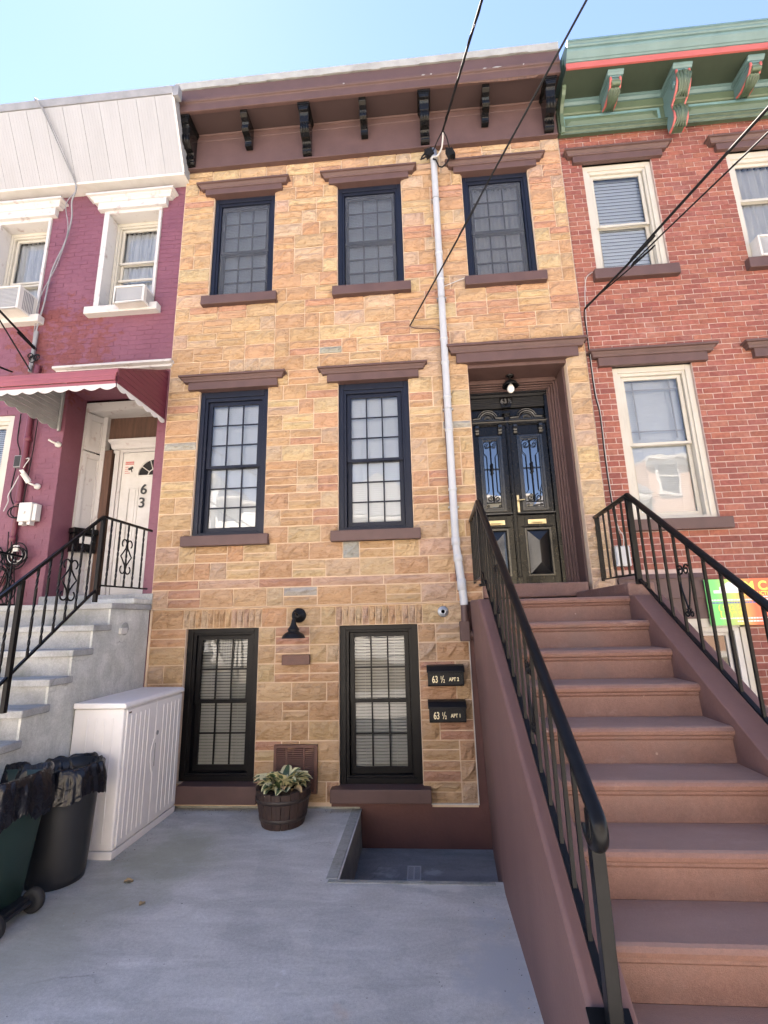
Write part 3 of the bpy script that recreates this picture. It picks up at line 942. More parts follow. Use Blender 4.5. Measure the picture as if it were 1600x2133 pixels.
def header_mat():
    m, nt, b = nodes('black_grained_wood')
    w = N(nt, 'ShaderNodeTexWave'); w.bands_direction = 'Z'
    w.inputs['Scale'].default_value = 9; w.inputs['Distortion'].default_value = 7; w.inputs['Detail'].default_value = 3; w.inputs['Detail Scale'].default_value = .8
    mp = N(nt, 'ShaderNodeMapping'); mp.inputs['Scale'].default_value = (.35, 1, 1.6)
    nt.links.new(nt.nodes.new('ShaderNodeNewGeometry').outputs['Position'], mp.inputs[0]); nt.links.new(mp.outputs[0], w.inputs['Vector'])
    f = ramp(nt, w.outputs['Fac'], .3, .8)
    nt.links.new(mixc(nt, f, (.006, .006, .006), (.022, .021, .020)), b.inputs['Base Color'])
    b.inputs['Roughness'].default_value = .4; b.inputs['Specular IOR Level'].default_value = .2
    bumpy(nt, b, f, .4, .004)
    return m
M_HEADER = header_mat()
dm = MB()      # frame, header board and leaves
dm.box(DX0 + .004, DX0 + .035, .44, .5, DZ0, 4.36); dm.box(2.165, 2.205, .435, .5, DZ0, 4.55); dm.box(2.206, 2.222, .45, .5, DZ0, 4.57)
dm.box(DX0 + .035, 2.165, .488, .5, DZ0, 4.36)
door = dm.build('door', M_BLACK, house, bevel=.003)
hb = MB(); hb.box(DX0 + .036, 2.164, .455, .5, 4.362, 4.50); hb.build('header_board', M_HEADER, door, bevel=.003)
hb = MB(); hb.crown(DX0 + .02, 2.16, [(0, 4.502), (.018, 4.507), (.03, 4.53), (.045, 4.54), (.045, 4.56)], .46); hb.build('header_moulding', M_DULL, door)
XM = 1.697
def leaf(x0, x1):
    lf = MB()
    pw0, pw1 = x0 + .085, x1 - .075
    y0, y1 = .468, .49
    lf.box(x0, pw0, y0, y1, 2.17, 4.20); lf.box(pw1, x1, y0, y1, 2.17, 4.20)
    for za, zb in ((2.17, 2.275), (2.825, 3.05), (3.985, 4.02), (4.13, 4.20)):
        lf.box(pw0, pw1, y0, y1, za, zb)
    lf.box(pw0, pw1, y0 + .012, y1, 4.02, 4.13)
    o = lf.build('door_leaf', M_BLACK, door, bevel=.004)
    tr = MB()
    tr.ring(pw0 - .012, pw1 + .012, 3.04, 3.995, .028, y0 - .016, y0 + .004)
    tr.ring(pw0 + .016, pw1 - .016, 3.068, 3.967, .022, y0 - .008, y0 + .012)
    tr.ring(pw0 - .012, pw1 + .012, 2.268, 2.832, .022, y0 - .012, y0 + .004)
    tr.crown(x0 + .045, x1 - .035, [(.0, 2.985), (.02, 2.99), (.034, 3.005), (.038, 3.018), (.0, 3.028)], y0)
    tr.crown(x0 + .06, x1 - .05, [(.0, 2.842), (.014, 2.847), (.018, 2.856), (.0, 2.862)], y0)
    tr.crown(x0 + .01, x1 - .01, [(.0, 4.135), (.012, 4.14), (.03, 4.165), (.036, 4.18), (.0, 4.19)], y0)
    for bx in (pw0 - .02, pw1 + .005):      # little carved brackets
        tr.px([(y0, 4.135), (y0 - .045, 4.13), (y0 - .045, 4.10), (y0 - .028, 4.075), (y0 - .02, 4.06), (y0 - .03, 4.045), (y0 - .02, 4.02), (y0, 4.005)], bx - .022, bx + .022)
    # raised lower panel: a hipped pyramid
    q0, q1, r0, r1 = pw0 + .014, pw1 - .014, 2.292, 2.808
    yb = y0 + .008; yf = y0 - .032; mx = (q0 + q1) / 2; ins = (q1 - q0) / 2 - .012
    V = [(q0, yb, r0), (q1, yb, r0), (q1, yb, r1), (q0, yb, r1),
         (q0 + .035, y0 - .006, r0 + .035), (q1 - .035, y0 - .006, r0 + .035), (q1 - .035, y0 - .006, r1 - .035), (q0 + .035, y0 - .006, r1 - .035),
         (mx, yf, r0 + .035 + ins * .85), (mx, yf, r1 - .035 - ins * .85)]
    tr.mesh(V, [(0, 1, 5, 4), (1, 2, 6, 5), (2, 3, 7, 6), (3, 0, 4, 7), (4, 5, 8), (5, 6, 9, 8), (6, 7, 9), (7, 4, 8, 9)])
    tr.poly([(q0 - .01, yb + .001, r0 - .01), (q1 + .01, yb + .001, r0 - .01), (q1 + .01, yb + .001, r1 + .01), (q0 - .01, yb + .001, r1 + .01)])
    # arched crest with a sunburst rosette
    cx = (x0 + x1) / 2; zb = 4.205
    tr.box(x0 + .01, x1 - .01, .470, .49, zb, zb + .02)
    for r_, rad in ((.125, .012), (.100, .019), (.074, .008)):
        pts = [(x0 + .015, .468, zb + .028)] * (r_ > .09) + arc((cx, zb + .012), r_, 180 - (12 if r_ > .09 else 0), 0 + (12 if r_ > .09 else 0), 16, y=.466) + [(x1 - .015, .468, zb + .028)] * (r_ > .09)
        tr.tube(pts, rad, 6)
    tr.prism([(p[0], .478, p[2]) for p in arc((cx, zb), .125, 180, 0, 16)], (0, .012, 0))
    for k in range(9):
        a = R(12 + k * 19.5)
        tr.tube([(cx + .018 * math.cos(a), .466, zb + .012 + .018 * math.sin(a)), (cx + .05 * math.cos(a), .462, zb + .012 + .05 * math.sin(a))], [.004, .009], 6)
    tr.build('door_moulding', M_BLACKHI, door, bevel=.0025)
    gl = MB(); gl.box(pw0 + .02, pw1 - .02, y0 + .014, y0 + .018, 3.075, 3.96)
    gl.build('door_glass', M_DOORGLASS, door)
    # wrought grille
    gr = MB(); yy = y0 - .004; gx0, gx1 = pw0 + .042, pw1 - .042; mx = (gx0 + gx1) / 2; gw = (gx1 - gx0) / 2
    ztop, zbot = 3.94, 3.10
    pr = []
    for i in range(41):
        z = 3.16 + (3.93 - 3.16) * i / 40
        pr.append((.006 + .0018 * (i % 2), z))
    gr.lathe(mx, yy, pr, 8)
    gr.lathe(mx, yy, [(.006, 3.50), (.02, 3.52), (.012, 3.55), (.022, 3.575), (.012, 3.60), (.02, 3.63), (.006, 3.65)], 10)
    for k in range(7):
        a = k * 2 * math.pi / 7
        gr.tube([(mx, yy, 3.575), (mx + .028 * math.cos(a), yy - .012, 3.575 + .035 * math.sin(a))], [.006, .002], 5)
    for sg in (-1, 1):
        gr.tube(arc((mx + sg * gw * .5, ztop - gw * .52), gw * .5, 90 - sg * 90, 90 - sg * 90 + sg * 300, 16, y=yy), .0045, 6)
        gr.tube(spiral((mx + sg * gw * .52, ztop - gw * .62), gw * .3, gw * .08, 270, sg * 1.1, 14, w=yy), .004, 6)
        gr.tube([(mx + sg * gw * .98, yy, ztop - gw * .6), (mx + sg * gw * .98, yy, 3.78), (mx + sg * gw * .6, yy, 3.735), (mx + sg * gw * .6, yy, 3.30), (mx + sg * gw * .98, yy, 3.255)], .0045, 6)
        gr.tube(spiral((mx + sg * gw * .48, 3.205), gw * .46, gw * .1, 90, sg * 1.4, 20, w=yy), .0045, 6)
        gr.tube(spiral((mx + sg * gw * .78, 3.115), gw * .2, gw * .05, 200, sg * 1.2, 12, w=yy), .0035, 6)
    for z in (3.155, 3.575, 3.09):
        gr.box(pw0 + .02, pw1 - .02, yy - .003, yy + .003, z - .004, z + .004)
    gr.build('door_grille', M_IRON, door)
    ml = MB(); cx = (x0 + x1) / 2 + .005
    ml.box(cx - .105, cx + .105, y0 - .008, y0 + .001, 2.88, 2.935); ml.box(cx - .075, cx + .075, y0 - .016, y0 - .008, 2.89, 2.925)
    ml.tube([(cx - .06, y0 - .024, 2.895), (cx + .06, y0 - .024, 2.895)], .006, 8)
    ml.build('mail_slot', M_BRASS, door, bevel=.002)
leaf(1.258, 1.672); leaf(1.722, 2.163)
am = MB()      # the centre astragal with its base and carved top
am.box(1.674, 1.720, .452, .49, 2.26, 4.17); am.box(1.684, 1.710, .440, .453, 2.262, 4.168)
am.box(1.664, 1.730, .444, .49, 2.17, 2.26)
am.box(1.672, 1.722, .436, .49, 4.17, 4.24)
for z, w_ in ((4.245, .036), (4.27, .026)):
    am.tube([(1.697 - w_, .44, z), (1.697 + w_, .44, z)], .014, 8)
am.box(1.650, 1.744, .435, .49, 4.28, 4.31)
am.build('door_astragal', M_BLACK, door, bevel=.004)
hm = MB()
hm.box(1.736, 1.762, .455, .468, 3.01, 3.235)
hm.tube([(1.749, .46, 3.165), (1.749, .42, 3.165), (1.82, .415, 3.168)], .009, 8)
hm.lathe(1.749, 0, [(.010, .458), (.012, .448), (.004, .446)], 10, axis='y', cz=3.06)
hm.build('door_handle', M_BRASS, door, bevel=.003)

# cornice ------------------------------------------------------------
cm = MB()
cm.box(HX0 + .0, HX1 - .012, -.045, .03, 7.925, 8.50)
cm.box(HX0, HX1 - .012, -.062, .02, 7.897, 7.9235)
cm.crown(HX0, HX1 - .012, [(.046, 8.365), (.052, 8.368), (.054, 8.378), (.0461, 8.384)], 0, k=0)
cm.crown(HX0, HX1 - .012, [(.046, 8.455), (.058, 8.458), (.064, 8.475), (.0461, 8.478)], 0, k=0)
cm.build('cornice', M_BROWN, house, bevel=.003)
cornice = bpy.data.objects['cornice']
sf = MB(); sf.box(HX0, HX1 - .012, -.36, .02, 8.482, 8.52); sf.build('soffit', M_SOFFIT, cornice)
fa = MB()
fa.px([(-.365, 8.476), (-.378, 8.479), (-.382, 8.59), (-.386, 8.598), (-.405, 8.606), (-.412, 8.63), (-.400, 8.646), (-.398, 8.806), (-.33, 8.806), (-.33, 8.476)], HX0 - .005, HX1 - .008)
fa.build('fascia', M_BROWN, cornice, bevel=.003)
fl = MB(); rnd = random.Random(3)
n = 40
for i in range(n):
    x0 = HX0 - .02 + (HX1 - HX0 + .012) * i / n; x1 = HX0 - .02 + (HX1 - HX0 + .012) * (i + 1) / n
    dz = rnd.uniform(-.012, .006)
    fl.poly([(x0, -.415, 8.815 + dz), (x1, -.415, 8.815 + dz), (x1, -.422, 8.915), (x0, -.422, 8.915)])
    fl.poly([(x0, -.415, 8.815 + dz), (x1, -.415, 8.815 + dz), (x1, -.385, 8.82 + dz), (x0, -.385, 8.82 + dz)])
fl.poly([(HX0 - .02, -.422, 8.915), (HX1 - .008, -.422, 8.915), (HX1 - .008, 9.9, 8.93), (HX0 - .02, 9.9, 8.93)])
fl.build('roof', M_FLASH, house, fix=False)
for x, w_ in ((.82, .05), (.93, .03), (1.60, .05), (1.72, .12), (-.2, .03), (2.1, .02)):
    pc = MB(); pc.prism([(x, -.4135, 8.618), (x + w_ * .6, -.4135, 8.612), (x + w_, -.4135, 8.626), (x + w_ * .4, -.4135, 8.634)], (0, .003, 0)); pc.build('paint_chip', M_FLASH, cornice)
fb = MB(); fb.prism([(1.02, -.372, 8.478), (2.3, -.372, 8.478), (2.25, -.366, 8.452), (1.9, -.365, 8.446), (1.5, -.366, 8.468)], (0, .006, 0))
fb.build('torn_soffit_edge', M_WOODPOST, cornice)
def bracket(par, xc, w, prof, mat, caps=(), ridges=0, name='bracket', rmat=None):
    mb = MB(); mb.px(prof, xc - w / 2, xc + w / 2)
    for (x_, y0, z0, z1) in caps:
        mb.box(xc - w / 2 - x_, xc + w / 2 + x_, y0, -.05, z0, z1)
    o = mb.build(name, mat, par, bevel=.004)
    return o
LB = [(-.05, 8.40), (-.335, 8.40), (-.335, 8.375), (-.30, 8.36), (-.285, 8.33), (-.275, 8.27), (-.275, 8.245), (-.262, 8.24), (-.268, 8.20), (-.262, 8.15), (-.235, 8.12), (-.19, 8.095), (-.135, 8.085), (-.115, 8.06), (-.125, 8.0), (-.128, 7.985), (-.118, 7.98), (-.112, 7.955), (-.118, 7.95), (-.095, 7.935), (-.05, 7.93)]
for xc in (-2.36, -.737, .843, 2.445):
    b = bracket(cornice, xc, .118, LB, M_BLACK, ((.022, -.352, 8.446, 8.480), (.014, -.342, 8.424, 8.4455), (.006, -.336, 8.4005, 8.4235)))
    rd = MB()
    for k in (-1, 0, 1):
        x = xc + k * .034
        rd.tube([(x, -.278, 8.235), (x, -.277, 8.19), (x, -.268, 8.145), (x, -.236, 8.11)], [.006, .012, .012, .007], 6)
        rd.tube([(x, -.122, 8.07), (x, -.133, 8.02), (x, -.132, 7.99)], [.006, .011, .008], 6)
    rd.build('fluting', M_BLACK, b)
    for m_ in (b,):
        pass
SB = [(-.05, 8.48), (-.335, 8.48), (-.335, 8.42), (-.30, 8.385), (-.255, 8.365), (-.24, 8.335), (-.265, 8.30), (-.262, 8.262), (-.235, 8.235), (-.17, 8.222), (-.128, 8.20), (-.118, 8.165), (-.118, 8.135), (-.05, 8.13)]
for xc in (-1.545, .042, 1.637):
    bracket(cornice, xc, .092, SB, M_BLACK)
# ================================================================== brown stoop
RUN, RISE, SY, SZ = .2594, .1786, -1.342, 1.952
def nz(y, off=0):                   # height of the nosing line
    return SZ + off + (RISE / RUN) * (y - SY)
stoop = thing('stoop', 'brown painted masonry stoop of high steps climbing to the black double door', 'stairs', (1.65, -2, 0))
XL, XR = 1.165, 2.135
for k in range(11):
    y, z = SY - k * RUN, SZ - k * RISE
    mb = MB()
    yb = y + RUN + .02 if k else -.003
    # rounded nosing with a small cove bead underneath; battered riser
    prof = [(yb, z), (y + .02, z), (y + .006, z - .006), (y - .002, z - .02), (y + .004, z - .038), (y + .016, z - .046), (y + .022, z - .048), (y + .018, z - .058), (y + .026, z - .067), (y + .030, z - .070),
            (y + .022, z - RISE), (yb, z - RISE)]
    mb.px(prof, XL - .01, XR + .01)
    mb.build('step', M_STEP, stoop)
zb = SZ - 10 * RISE
def cheek(outer_top, outer_bot, inner, flip):
    """sloped side wall: outer/inner edges at the top, battered outer face"""
    mb = MB()
    ys = [-.0, SY - .07, -3.95]
    top = lambda y: min(nz(y, .05), SZ + .045)
    V = []
    for y in ys:
        t = (y - ys[0]) / (ys[2] - ys[0])
        zt = top(y)
        ob = outer_bot[0] + (outer_bot[1] - outer_bot[0]) * min(1, -y / 1.3)
        ot = outer_top[0] + (outer_top[1] - outer_top[0]) * min(1, -y / 1.3)
        f = (zt + .345) / 2.34
        oa = ob + (ot - ob) * f
        V += [(ob, y, -.36), (oa, y, zt - .02), (oa + (.012 if not flip else -.012), y, zt), (inner, y, zt), (inner, y, -.36)]
    F = []
    for i in range(2):
        for j in range(4):
            F.append((i * 5 + j, i * 5 + j + 1, i * 5 + 6 + j, i * 5 + 5 + j))
    F += [(0, 1, 2, 3, 4), (10, 11, 12, 13, 14)]
    mb.mesh(V, F)
    return mb.build('cheek_wall', M_CHEEK, stoop, bevel=.008, seg=3)
cheek((1.06, .985), (1.135, 1.05), 1.163, False)
cheek((2.36, 2.36), (2.37, 2.37), 2.137, True)
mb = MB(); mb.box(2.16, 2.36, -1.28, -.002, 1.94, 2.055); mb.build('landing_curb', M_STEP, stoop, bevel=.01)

# ------------------------------------------------------------------ stoop railings
def railing(name, label, x, y_new, z_new, y_end, x_wall, y_wall, z_wall, nb, post_end, scroll_y):
    t = thing(name, label, 'railing', (x, y_new, z_new - .7), 'black iron railings on the brown stoop')
    sl = RISE / RUN * .985
    ht = lambda y: z_new + sl * (y - y_new)
    # moulded handrail: fat rounded cap
    rail = MB()
    path = [(x_wall, y_wall, z_wall), (x, y_new, z_new)]
    def sect(path, w=.026, h=.021):
        pr = [(math.cos(2 * math.pi * a / 12) * w, math.sin(2 * math.pi * a / 12) * h) for a in range(12)]
        V = []
        P = [Vector(p) for p in path]
        for i, p in enumerate(P):
            tv = (P[min(i + 1, len(P) - 1)] - P[max(i - 1, 0)]).normalized()
            s_ = (Vector((1, 0, 0)) - tv * tv.x).normalized(); u_ = s_.cross(tv)
            for a, b in pr:
                V.append(p + s_ * a + u_ * b)
        F = [(i * 12 + j, i * 12 + (j + 1) % 12, (i + 1) * 12 + (j + 1) % 12, (i + 1) * 12 + j) for i in range(len(P) - 1) for j in range(12)]
        rail.mesh(V, F, 0, True)
        rail.poly(V[:12]); rail.poly(V[-12:])
    sect(path)
    path = [(x, y_new, z_new)]
    for i in range(1, 8):
        y = y_new + (y_end - y_new) * i / 7
        path.append((x, y, ht(y)))
    ye, ze = y_end, ht(y_end)
    if post_end:      # the rail turns down and curls back under itself
        th = math.atan(sl); r_ = .052
        c_, s2 = math.cos(th), math.sin(th)
        cy_, cz_ = ye + r_ * s2, ze - r_ * c_
        for a in range(15, 226, 15):
            q = R(a); vy, vz = -s2, c_
            path.append((x, cy_ + r_ * (vy * math.cos(q) - vz * math.sin(q)), cz_ + r_ * (vy * math.sin(q) + vz * math.cos(q))))
    sect(path)
    rail.build('handrail', M_IRON, t)
    bot = MB(); w = .013
    zb0, zb1 = z_new - .655, ht(y_end) - .62
    lowz = lambda y: nz(y, .05) + .035
    bot.prism([(x - w, y_new + .02, lowz(y_new) - .002), (x + w, y_new + .02, lowz(y_new) - .002), (x + w, y_new + .02, lowz(y_new) + .012), (x - w, y_new + .02, lowz(y_new) + .012)], (0, y_end + .02 - y_new, sl * (y_end + .02 - y_new)))
    bot.tube([(x, y_new, z_new - .64), (x_wall, y_wall + .0, z_wall - .66)], .011, 4)
    bot.build('bottom_bar', M_IRON, t)
    ps = MB()
    ps.box(x - .021, x + .021, y_new - .021, y_new + .021, z_new - .71, z_new - .012)
    ps.box(x - .04, x + .04, y_new - .04, y_new + .04, z_new - .722, z_new - .705)
    ps.build('post', M_IRON, t, bevel=.003)
    if post_end:
        ps = MB(); zb_ = nz(y_end - .0, .05)
        ps.box(x - .021, x + .021, y_end + .012, y_end + .056, zb_ - .02, ze + .0)
        ps.build('post', M_IRON, t, bevel=.003)
        fp = MB(); fp.prism([(x - .065, y_end + .10, nz(y_end + .10, .053)), (x + .065, y_end + .10, nz(y_end + .10, .053)), (x + .065, y_end - .12, nz(y_end - .12, .053)), (x - .065, y_end - .12, nz(y_end - .12, .053))], (0, 0, .012))
        fp.build('foot_plate', M_IRON, t, bevel=.002)
    bm_ = MB(); L = .60
    bm_.box(-.0075, .0075, -.0075, .0075, 0, 1)
    me = bm_.data('baluster', M_IRON)
    for i in range(nb):
        y = y_new + (y_end - y_new) * (i + 1) / (nb + .6)
        inst('baluster', me, t, (x, y, lowz(y)), (1, 1, ht(y) - lowz(y) - .01))
    for i in range(5):
        f = (i + 1) / 5.6
        px_, py_ = x + (x_wall - x) * f, y_new + (y_wall - y_new) * f
        zt_ = z_new + (z_wall - z_new) * f; z0_ = (z_new - .64) * (1 - f) + (z_wall - .66) * f
        inst('baluster', me, t, (px_, py_, z0_), (1, 1, zt_ - z0_ - .01))
    inst('baluster', me, t, (x_wall, y_wall - .012, z_wall - .68), (1.8, 1.2, .67))
    for yy in scroll_y:      # heart-shaped scroll between two balusters
        sc = MB(); zm = (lowz(yy) + ht(yy)) / 2
        for sg in (-1, 1):
            sc.tube(spiral((yy + sg * .035, zm + .10), .036, .008, 90 - sg * 60, sg * 1.35, 18, plane='yz', w=x), .006, 6)
            sc.tube([(x, yy + sg * .068, zm + .08), (x, yy + sg * .045, zm - .03), (x, yy + sg * .004, zm - .15)], .006, 6)
            sc.tube(spiral((yy + sg * .028, zm - .175), .026, .006, 90, sg * 1.3, 14, plane='yz', w=x), .0055, 6)
        sc.build('scroll', M_IRON, t)
    return t
railing('railing', 'black iron stoop railing over the yard, ending in a curled rail on a square post', 1.078, -1.10, 2.795, -3.44, 1.125, -.012, 2.85, 17, True, (-1.78, -2.62))
railing('railing', 'black iron stoop railing standing beside the red brick house', 2.262, -1.25, 2.762, -3.70, 2.44, -.012, 2.835, 16, True, (-1.90, -2.9))

# ================================================================== red brick house
brick_house = thing('brick_row_house', 'red brick row house with green and coral bracketed cornice', 'house', (4.6, 3, 0))
BX0, BX1 = 2.585, 6.6
BW = [(2.842, 3.695, 5.87, 7.475), (2.855, 3.735, 2.79, 4.60), (4.60, 5.45, 5.87, 7.475), (4.56, 5.44, 2.79, 4.60)]
BB = [(3.0, 3.80, .45, 1.70)]
wm = MB()
wall_grid(wm, BX0, BX1, -.3, 8.9, BW + BB, .039, .14)
wm.box(BX0, BX1, .95, 10, -.3, 8.8); wm.box(BX0, BX0 + .02, .045, .95, -.3, 8.8); wm.box(BX1 - .02, BX1, .045, .95, -.3, 8.8); wm.box(BX0, BX1, .045, .95, 8.7, 8.8)
wm.build('wall', M_BMORTAR, brick_house, fix=False)
bh, bl, CRS, BL, J = .0562, .192, .0672, .2025, .0092
bpieces = []
REDS = [(0.272, 0.096, 0.068), (0.290, 0.109, 0.076), (0.244, 0.083, 0.064), (0.301, 0.121, 0.086), (0.262, 0.096, 0.076), (0.221, 0.077, 0.062)]
def brick_rows(x0, x1, z0, z1, holes, out, off=0.0):
    n = int((z1 - z0) / CRS)
    for k in range(n):
        a = z0 + k * CRS; b = a + CRS
        brk = {x0, x1}
        for q in holes:
            if b > q[2] + .012 and a < q[3] - .012:
                brk.update((min(max(q[0], x0), x1), min(max(q[1], x0), x1)))
        brk = sorted(brk)
        for p, r in zip(brk, brk[1:]):
            if r - p < .02 or any(q[0] < (p + r) / 2 < q[1] and b > q[2] + .012 and a < q[3] - .012 for q in holes): continue
            x = x0 + (-.5 * BL if k % 2 else 0) + math.floor((p - x0) / BL) * BL - BL
            while x < r:
                e0, e1 = max(x, p), min(x + BL, r)
                if e1 - e0 > .03:
                    edge = abs(e0 - p) < .001 and p > x0 + .01 or abs(e1 - r) < .001 and r < x1 - .01
                    out.append(((e0 + e1) / 2 + random.uniform(-.0015, .0015), (a + b) / 2 + random.uniform(-.001, .001), e1 - e0 - J * random.uniform(.85, 1.15), CRS - J * random.uniform(.9, 1.1), edge))
                x += BL
def brick_data(name, mat, seed, depth, proud=.006):
    rnd = random.Random(seed); mb = MB(); V = []
    nx, nz_ = 3, 1
    for j in range(nz_ + 1):
        for i in range(nx + 1):
            V.append((i / nx - .5 + (rnd.uniform(-.04, .04) if 0 < i < nx else 0), rnd.uniform(-.0015, .0015), j / nz_ - .5 + rnd.uniform(-.03, .03)))
    mb.mesh(V, [(j * 4 + i, j * 4 + i + 1, j * 4 + 5 + i, j * 4 + 4 + i) for j in range(nz_) for i in range(nx)])
    loop = [0, 1, 2, 3, 7, 6, 5, 4]
    B = [V[k] for k in loop]
    mb.mesh(B + [(p[0], depth, p[2]) for p in B], [(i, (i + 1) % 8, 8 + (i + 1) % 8, 8 + i) for i in range(8)])
    return mb, mb.data(name, mat, 'weld')
brick_rows(BX0, 6.58, 1.79 + .0, 8.0, BW + [(2.5, 3.46, 1.7, 2.215)], bpieces)
brick_rows(3.80, 6.58, 1.79 - 26.01 * CRS, 1.79, BB, bpieces)
brick_rows(2.585, 3.0, 1.70 - 25.01 * CRS, 1.70, BB, bpieces)
def lay(house_, pieces_, meshes_a, meshes_b, y, cols, mass_name, mass_mat, name='brick'):
    od = sorted(range(len(pieces_)), key=lambda i: -px_area(pieces_[i][0], y, pieces_[i][1], pieces_[i][2], pieces_[i][3]))
    near = set([i for i in od if in_frame(pieces_[i][0], y, pieces_[i][1], .985)][:300])
    ms = MB()
    for i, (x, z, w, h, edge) in enumerate(pieces_):
        mb, me = random.choice(meshes_b if edge else meshes_a)
        col = jit(random.choice(cols), .10) if cols else None
        yy = y + random.uniform(-.0015, .0015)
        if i in near:
            inst(name, me, house_, (x, yy, z), (w, 1, h), color=col)
        else:
            b = len(ms.v)
            ms.v += [(x + p[0] * w, yy + p[1], z + p[2] * h) for p in mb.v]
            for f in mb.f:
                ms.f.append(tuple(q + b for q in f)); ms.m.append(0); ms.s.append(False); ms.c.append(col)
    o = ms.build(mass_name, mass_mat, house_, fix='weld'); o['kind'] = 'stuff'
RA = [brick_data('brick', M_BRICK_O, s_, .02) for s_ in range(6)]
RB = [brick_data('brick', M_BRICK_O, s_ + 20, .14) for s_ in range(6)]
lay(brick_house, bpieces, RA, RB, .034, REDS, 'brickwork', M_BRICK_V)
for a, b, z0, z1 in (BW[0], BW[2]):
    lintel(brick_house, a, b, 7.475, 7.645, .125, yb=.034); sill(brick_house, a - .06, b + .07, 5.735, 5.872, yb=.034)
for a, b, z0, z1 in (BW[1], BW[3]):
    lintel(brick_house, a, b, 4.60, 4.79, .16, yb=.034); sill(brick_house, a - .06, b + .09, 2.668, 2.79, yb=.034)
sash_window(brick_house, *BW[0], .065, M_CREAM, .10, .11, .03, 1, (1, 1), .47, blind='slats', bpitch=.05, btilt=78, slats=True, stile=.04, bmat=M_BLIND)
pw_ = sash_window(brick_house, *BW[1], .065, M_CREAM, .10, .10, .05, 1, (1, 1), .50, blind='slats', bpitch=.025, btilt=82, stile=.04, bmat=M_BLIND)
pg = MB(); qa, qb, qc, qd = 3.00, 3.59, 3.74, 4.44      # prairie-style bars between the panes of the upper sash
for x_ in (qa + .09, qb - .09): pg.box(x_ - .007, x_ + .007, .130, .137, qc, qd)
for z_ in (qc + .09, qd - .10): pg.box(qa, qb, .1305, .1365, z_ - .007, z_ + .007)
pg.build('muntin', M_PIPE, pw_)
sash_window(brick_house, *BW[2], .065, M_CREAM, .09, .13, .03, 1, (1, 1), .62, blind='curtain', stile=.04)
sash_window(brick_house, *BW[3], .065, M_CREAM, .10, .10, .05, 1, (1, 1), .50, blind='curtain', stile=.04)
sash_window(brick_house, 3.0, 3.74, .45, 1.665, .06, M_WHITE, .085, .05, .06, 1, (1, 1), .5, blind=None, stile=.03)
mb = MB(); mb.box(3.74, 3.802, .05, .10, .45, 1.70); mb.box(3.0, 3.802, .05, .10, 1.666, 1.70); mb.build('window_trim', M_CREAM, brick_house)
mb = MB(); mb.box(2.98, 3.42, .0, .04, 1.67, 1.755); mb.build('lower_trim', M_CREAM, brick_house)
for k in range(3):      # lapped brown cladding boards beside the basement window
    z0 = 1.755 + k * .205 - (k == 2) * 0
    mb = MB(); mb.px([(.03, z0), (-.012, z0), (.004, z0 + (.205 if k < 2 else .05)), (.03, z0 + (.205 if k < 2 else .05))], 2.60, 3.455)
    mb.build('cladding_board', M_BROWN, brick_house, bevel=.002)
# green cornice
gc = MB()
gc.box(BX0 + .0, BX1, -.04, .05, 7.93, 8.32)
gc.build('cornice', M_GREEN, brick_house)
gcor = bpy.data.objects['cornice.001']
def strip(prof, mat, name, x0=BX0 + .01, x1=BX1):
    mb = MB(); mb.px(prof, x0, x1); return mb.build(name, mat, gcor)
strip([(-.041, 7.885), (-.052, 7.885), (-.056, 7.90), (-.07, 7.915), (-.072, 7.935), (-.09, 7.945), (-.09, 7.962), (-.041, 7.972)], M_LEAFGREEN, 'bottom_bead')
for (a, b) in ((BX0 + .05, 3.86), (4.14, 5.55)):
    mb = MB(); mb.ring(a, b, 7.985, 8.175, .028, -.052, -.0405); mb.build('panel_border', M_TEAL2, gcor)
    mb = MB(); x0, x1, z0, z1 = a + .04, b - .04, 8.022, 8.138
    V = [(x0, -.0405, z0), (x1, -.0405, z0), (x1, -.0405, z1), (x0, -.0405, z1), (x0 + .06, -.062, z0 + .055), (x1 - .06, -.062, z0 + .055), (x1 - .06, -.062, z1 - .03), (x0 + .06, -.062, z1 - .03)]
    mb.mesh(V, [(0, 1, 5, 4), (1, 2, 6, 5), (2, 3, 7, 6), (3, 0, 4, 7), (4, 5, 6, 7)]); mb.build('raised_panel', M_GREEN, gcor)
strip([(-.041, 8.20), (-.05, 8.20), (-.062, 8.215), (-.066, 8.31), (-.041, 8.33)], M_GREEN, 'moulded_band')
strip([(-.03, 8.318), (-.075, 8.322), (-.10, 8.345), (-.115, 8.35), (-.118, 8.375), (-.03, 8.40)], M_TEAL, 'bed_moulding')
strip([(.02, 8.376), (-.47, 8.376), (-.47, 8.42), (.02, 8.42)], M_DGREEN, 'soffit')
strip([(-.46, 8.372), (-.482, 8.372), (-.482, 8.455), (-.46, 8.458)], M_CORAL, 'coral_band')
strip([(-.44, 8.46), (-.488, 8.462), (-.50, 8.475), (-.512, 8.48), (-.53, 8.505), (-.555, 8.535), (-.562, 8.55), (-.564, 8.565), (-.58, 8.568), (-.59, 8.58), (-.592, 8.595), (-.44, 8.60)], M_TEAL, 'crown_moulding')
strip([(-.44, 8.604), (-.585, 8.604), (-.60, 8.615), (-.61, 8.618), (-.612, 8.64), (.0, 8.84), (9.9, 8.86), (9.9, 8.82)], M_TEAL, 'gutter_lip')
for xe in (BX0 + .012,):
    mb = MB(); mb.px([(-.04, 8.376), (-.30, 8.376), (-.30, 8.345), (-.27, 8.33), (-.24, 8.29), (-.16, 8.25), (-.10, 8.18), (-.085, 8.05), (-.10, 7.96), (-.075, 7.90), (-.04, 7.90)], xe, xe + .045)
    mb.build('end_scroll', M_GREEN, gcor, bevel=.003)
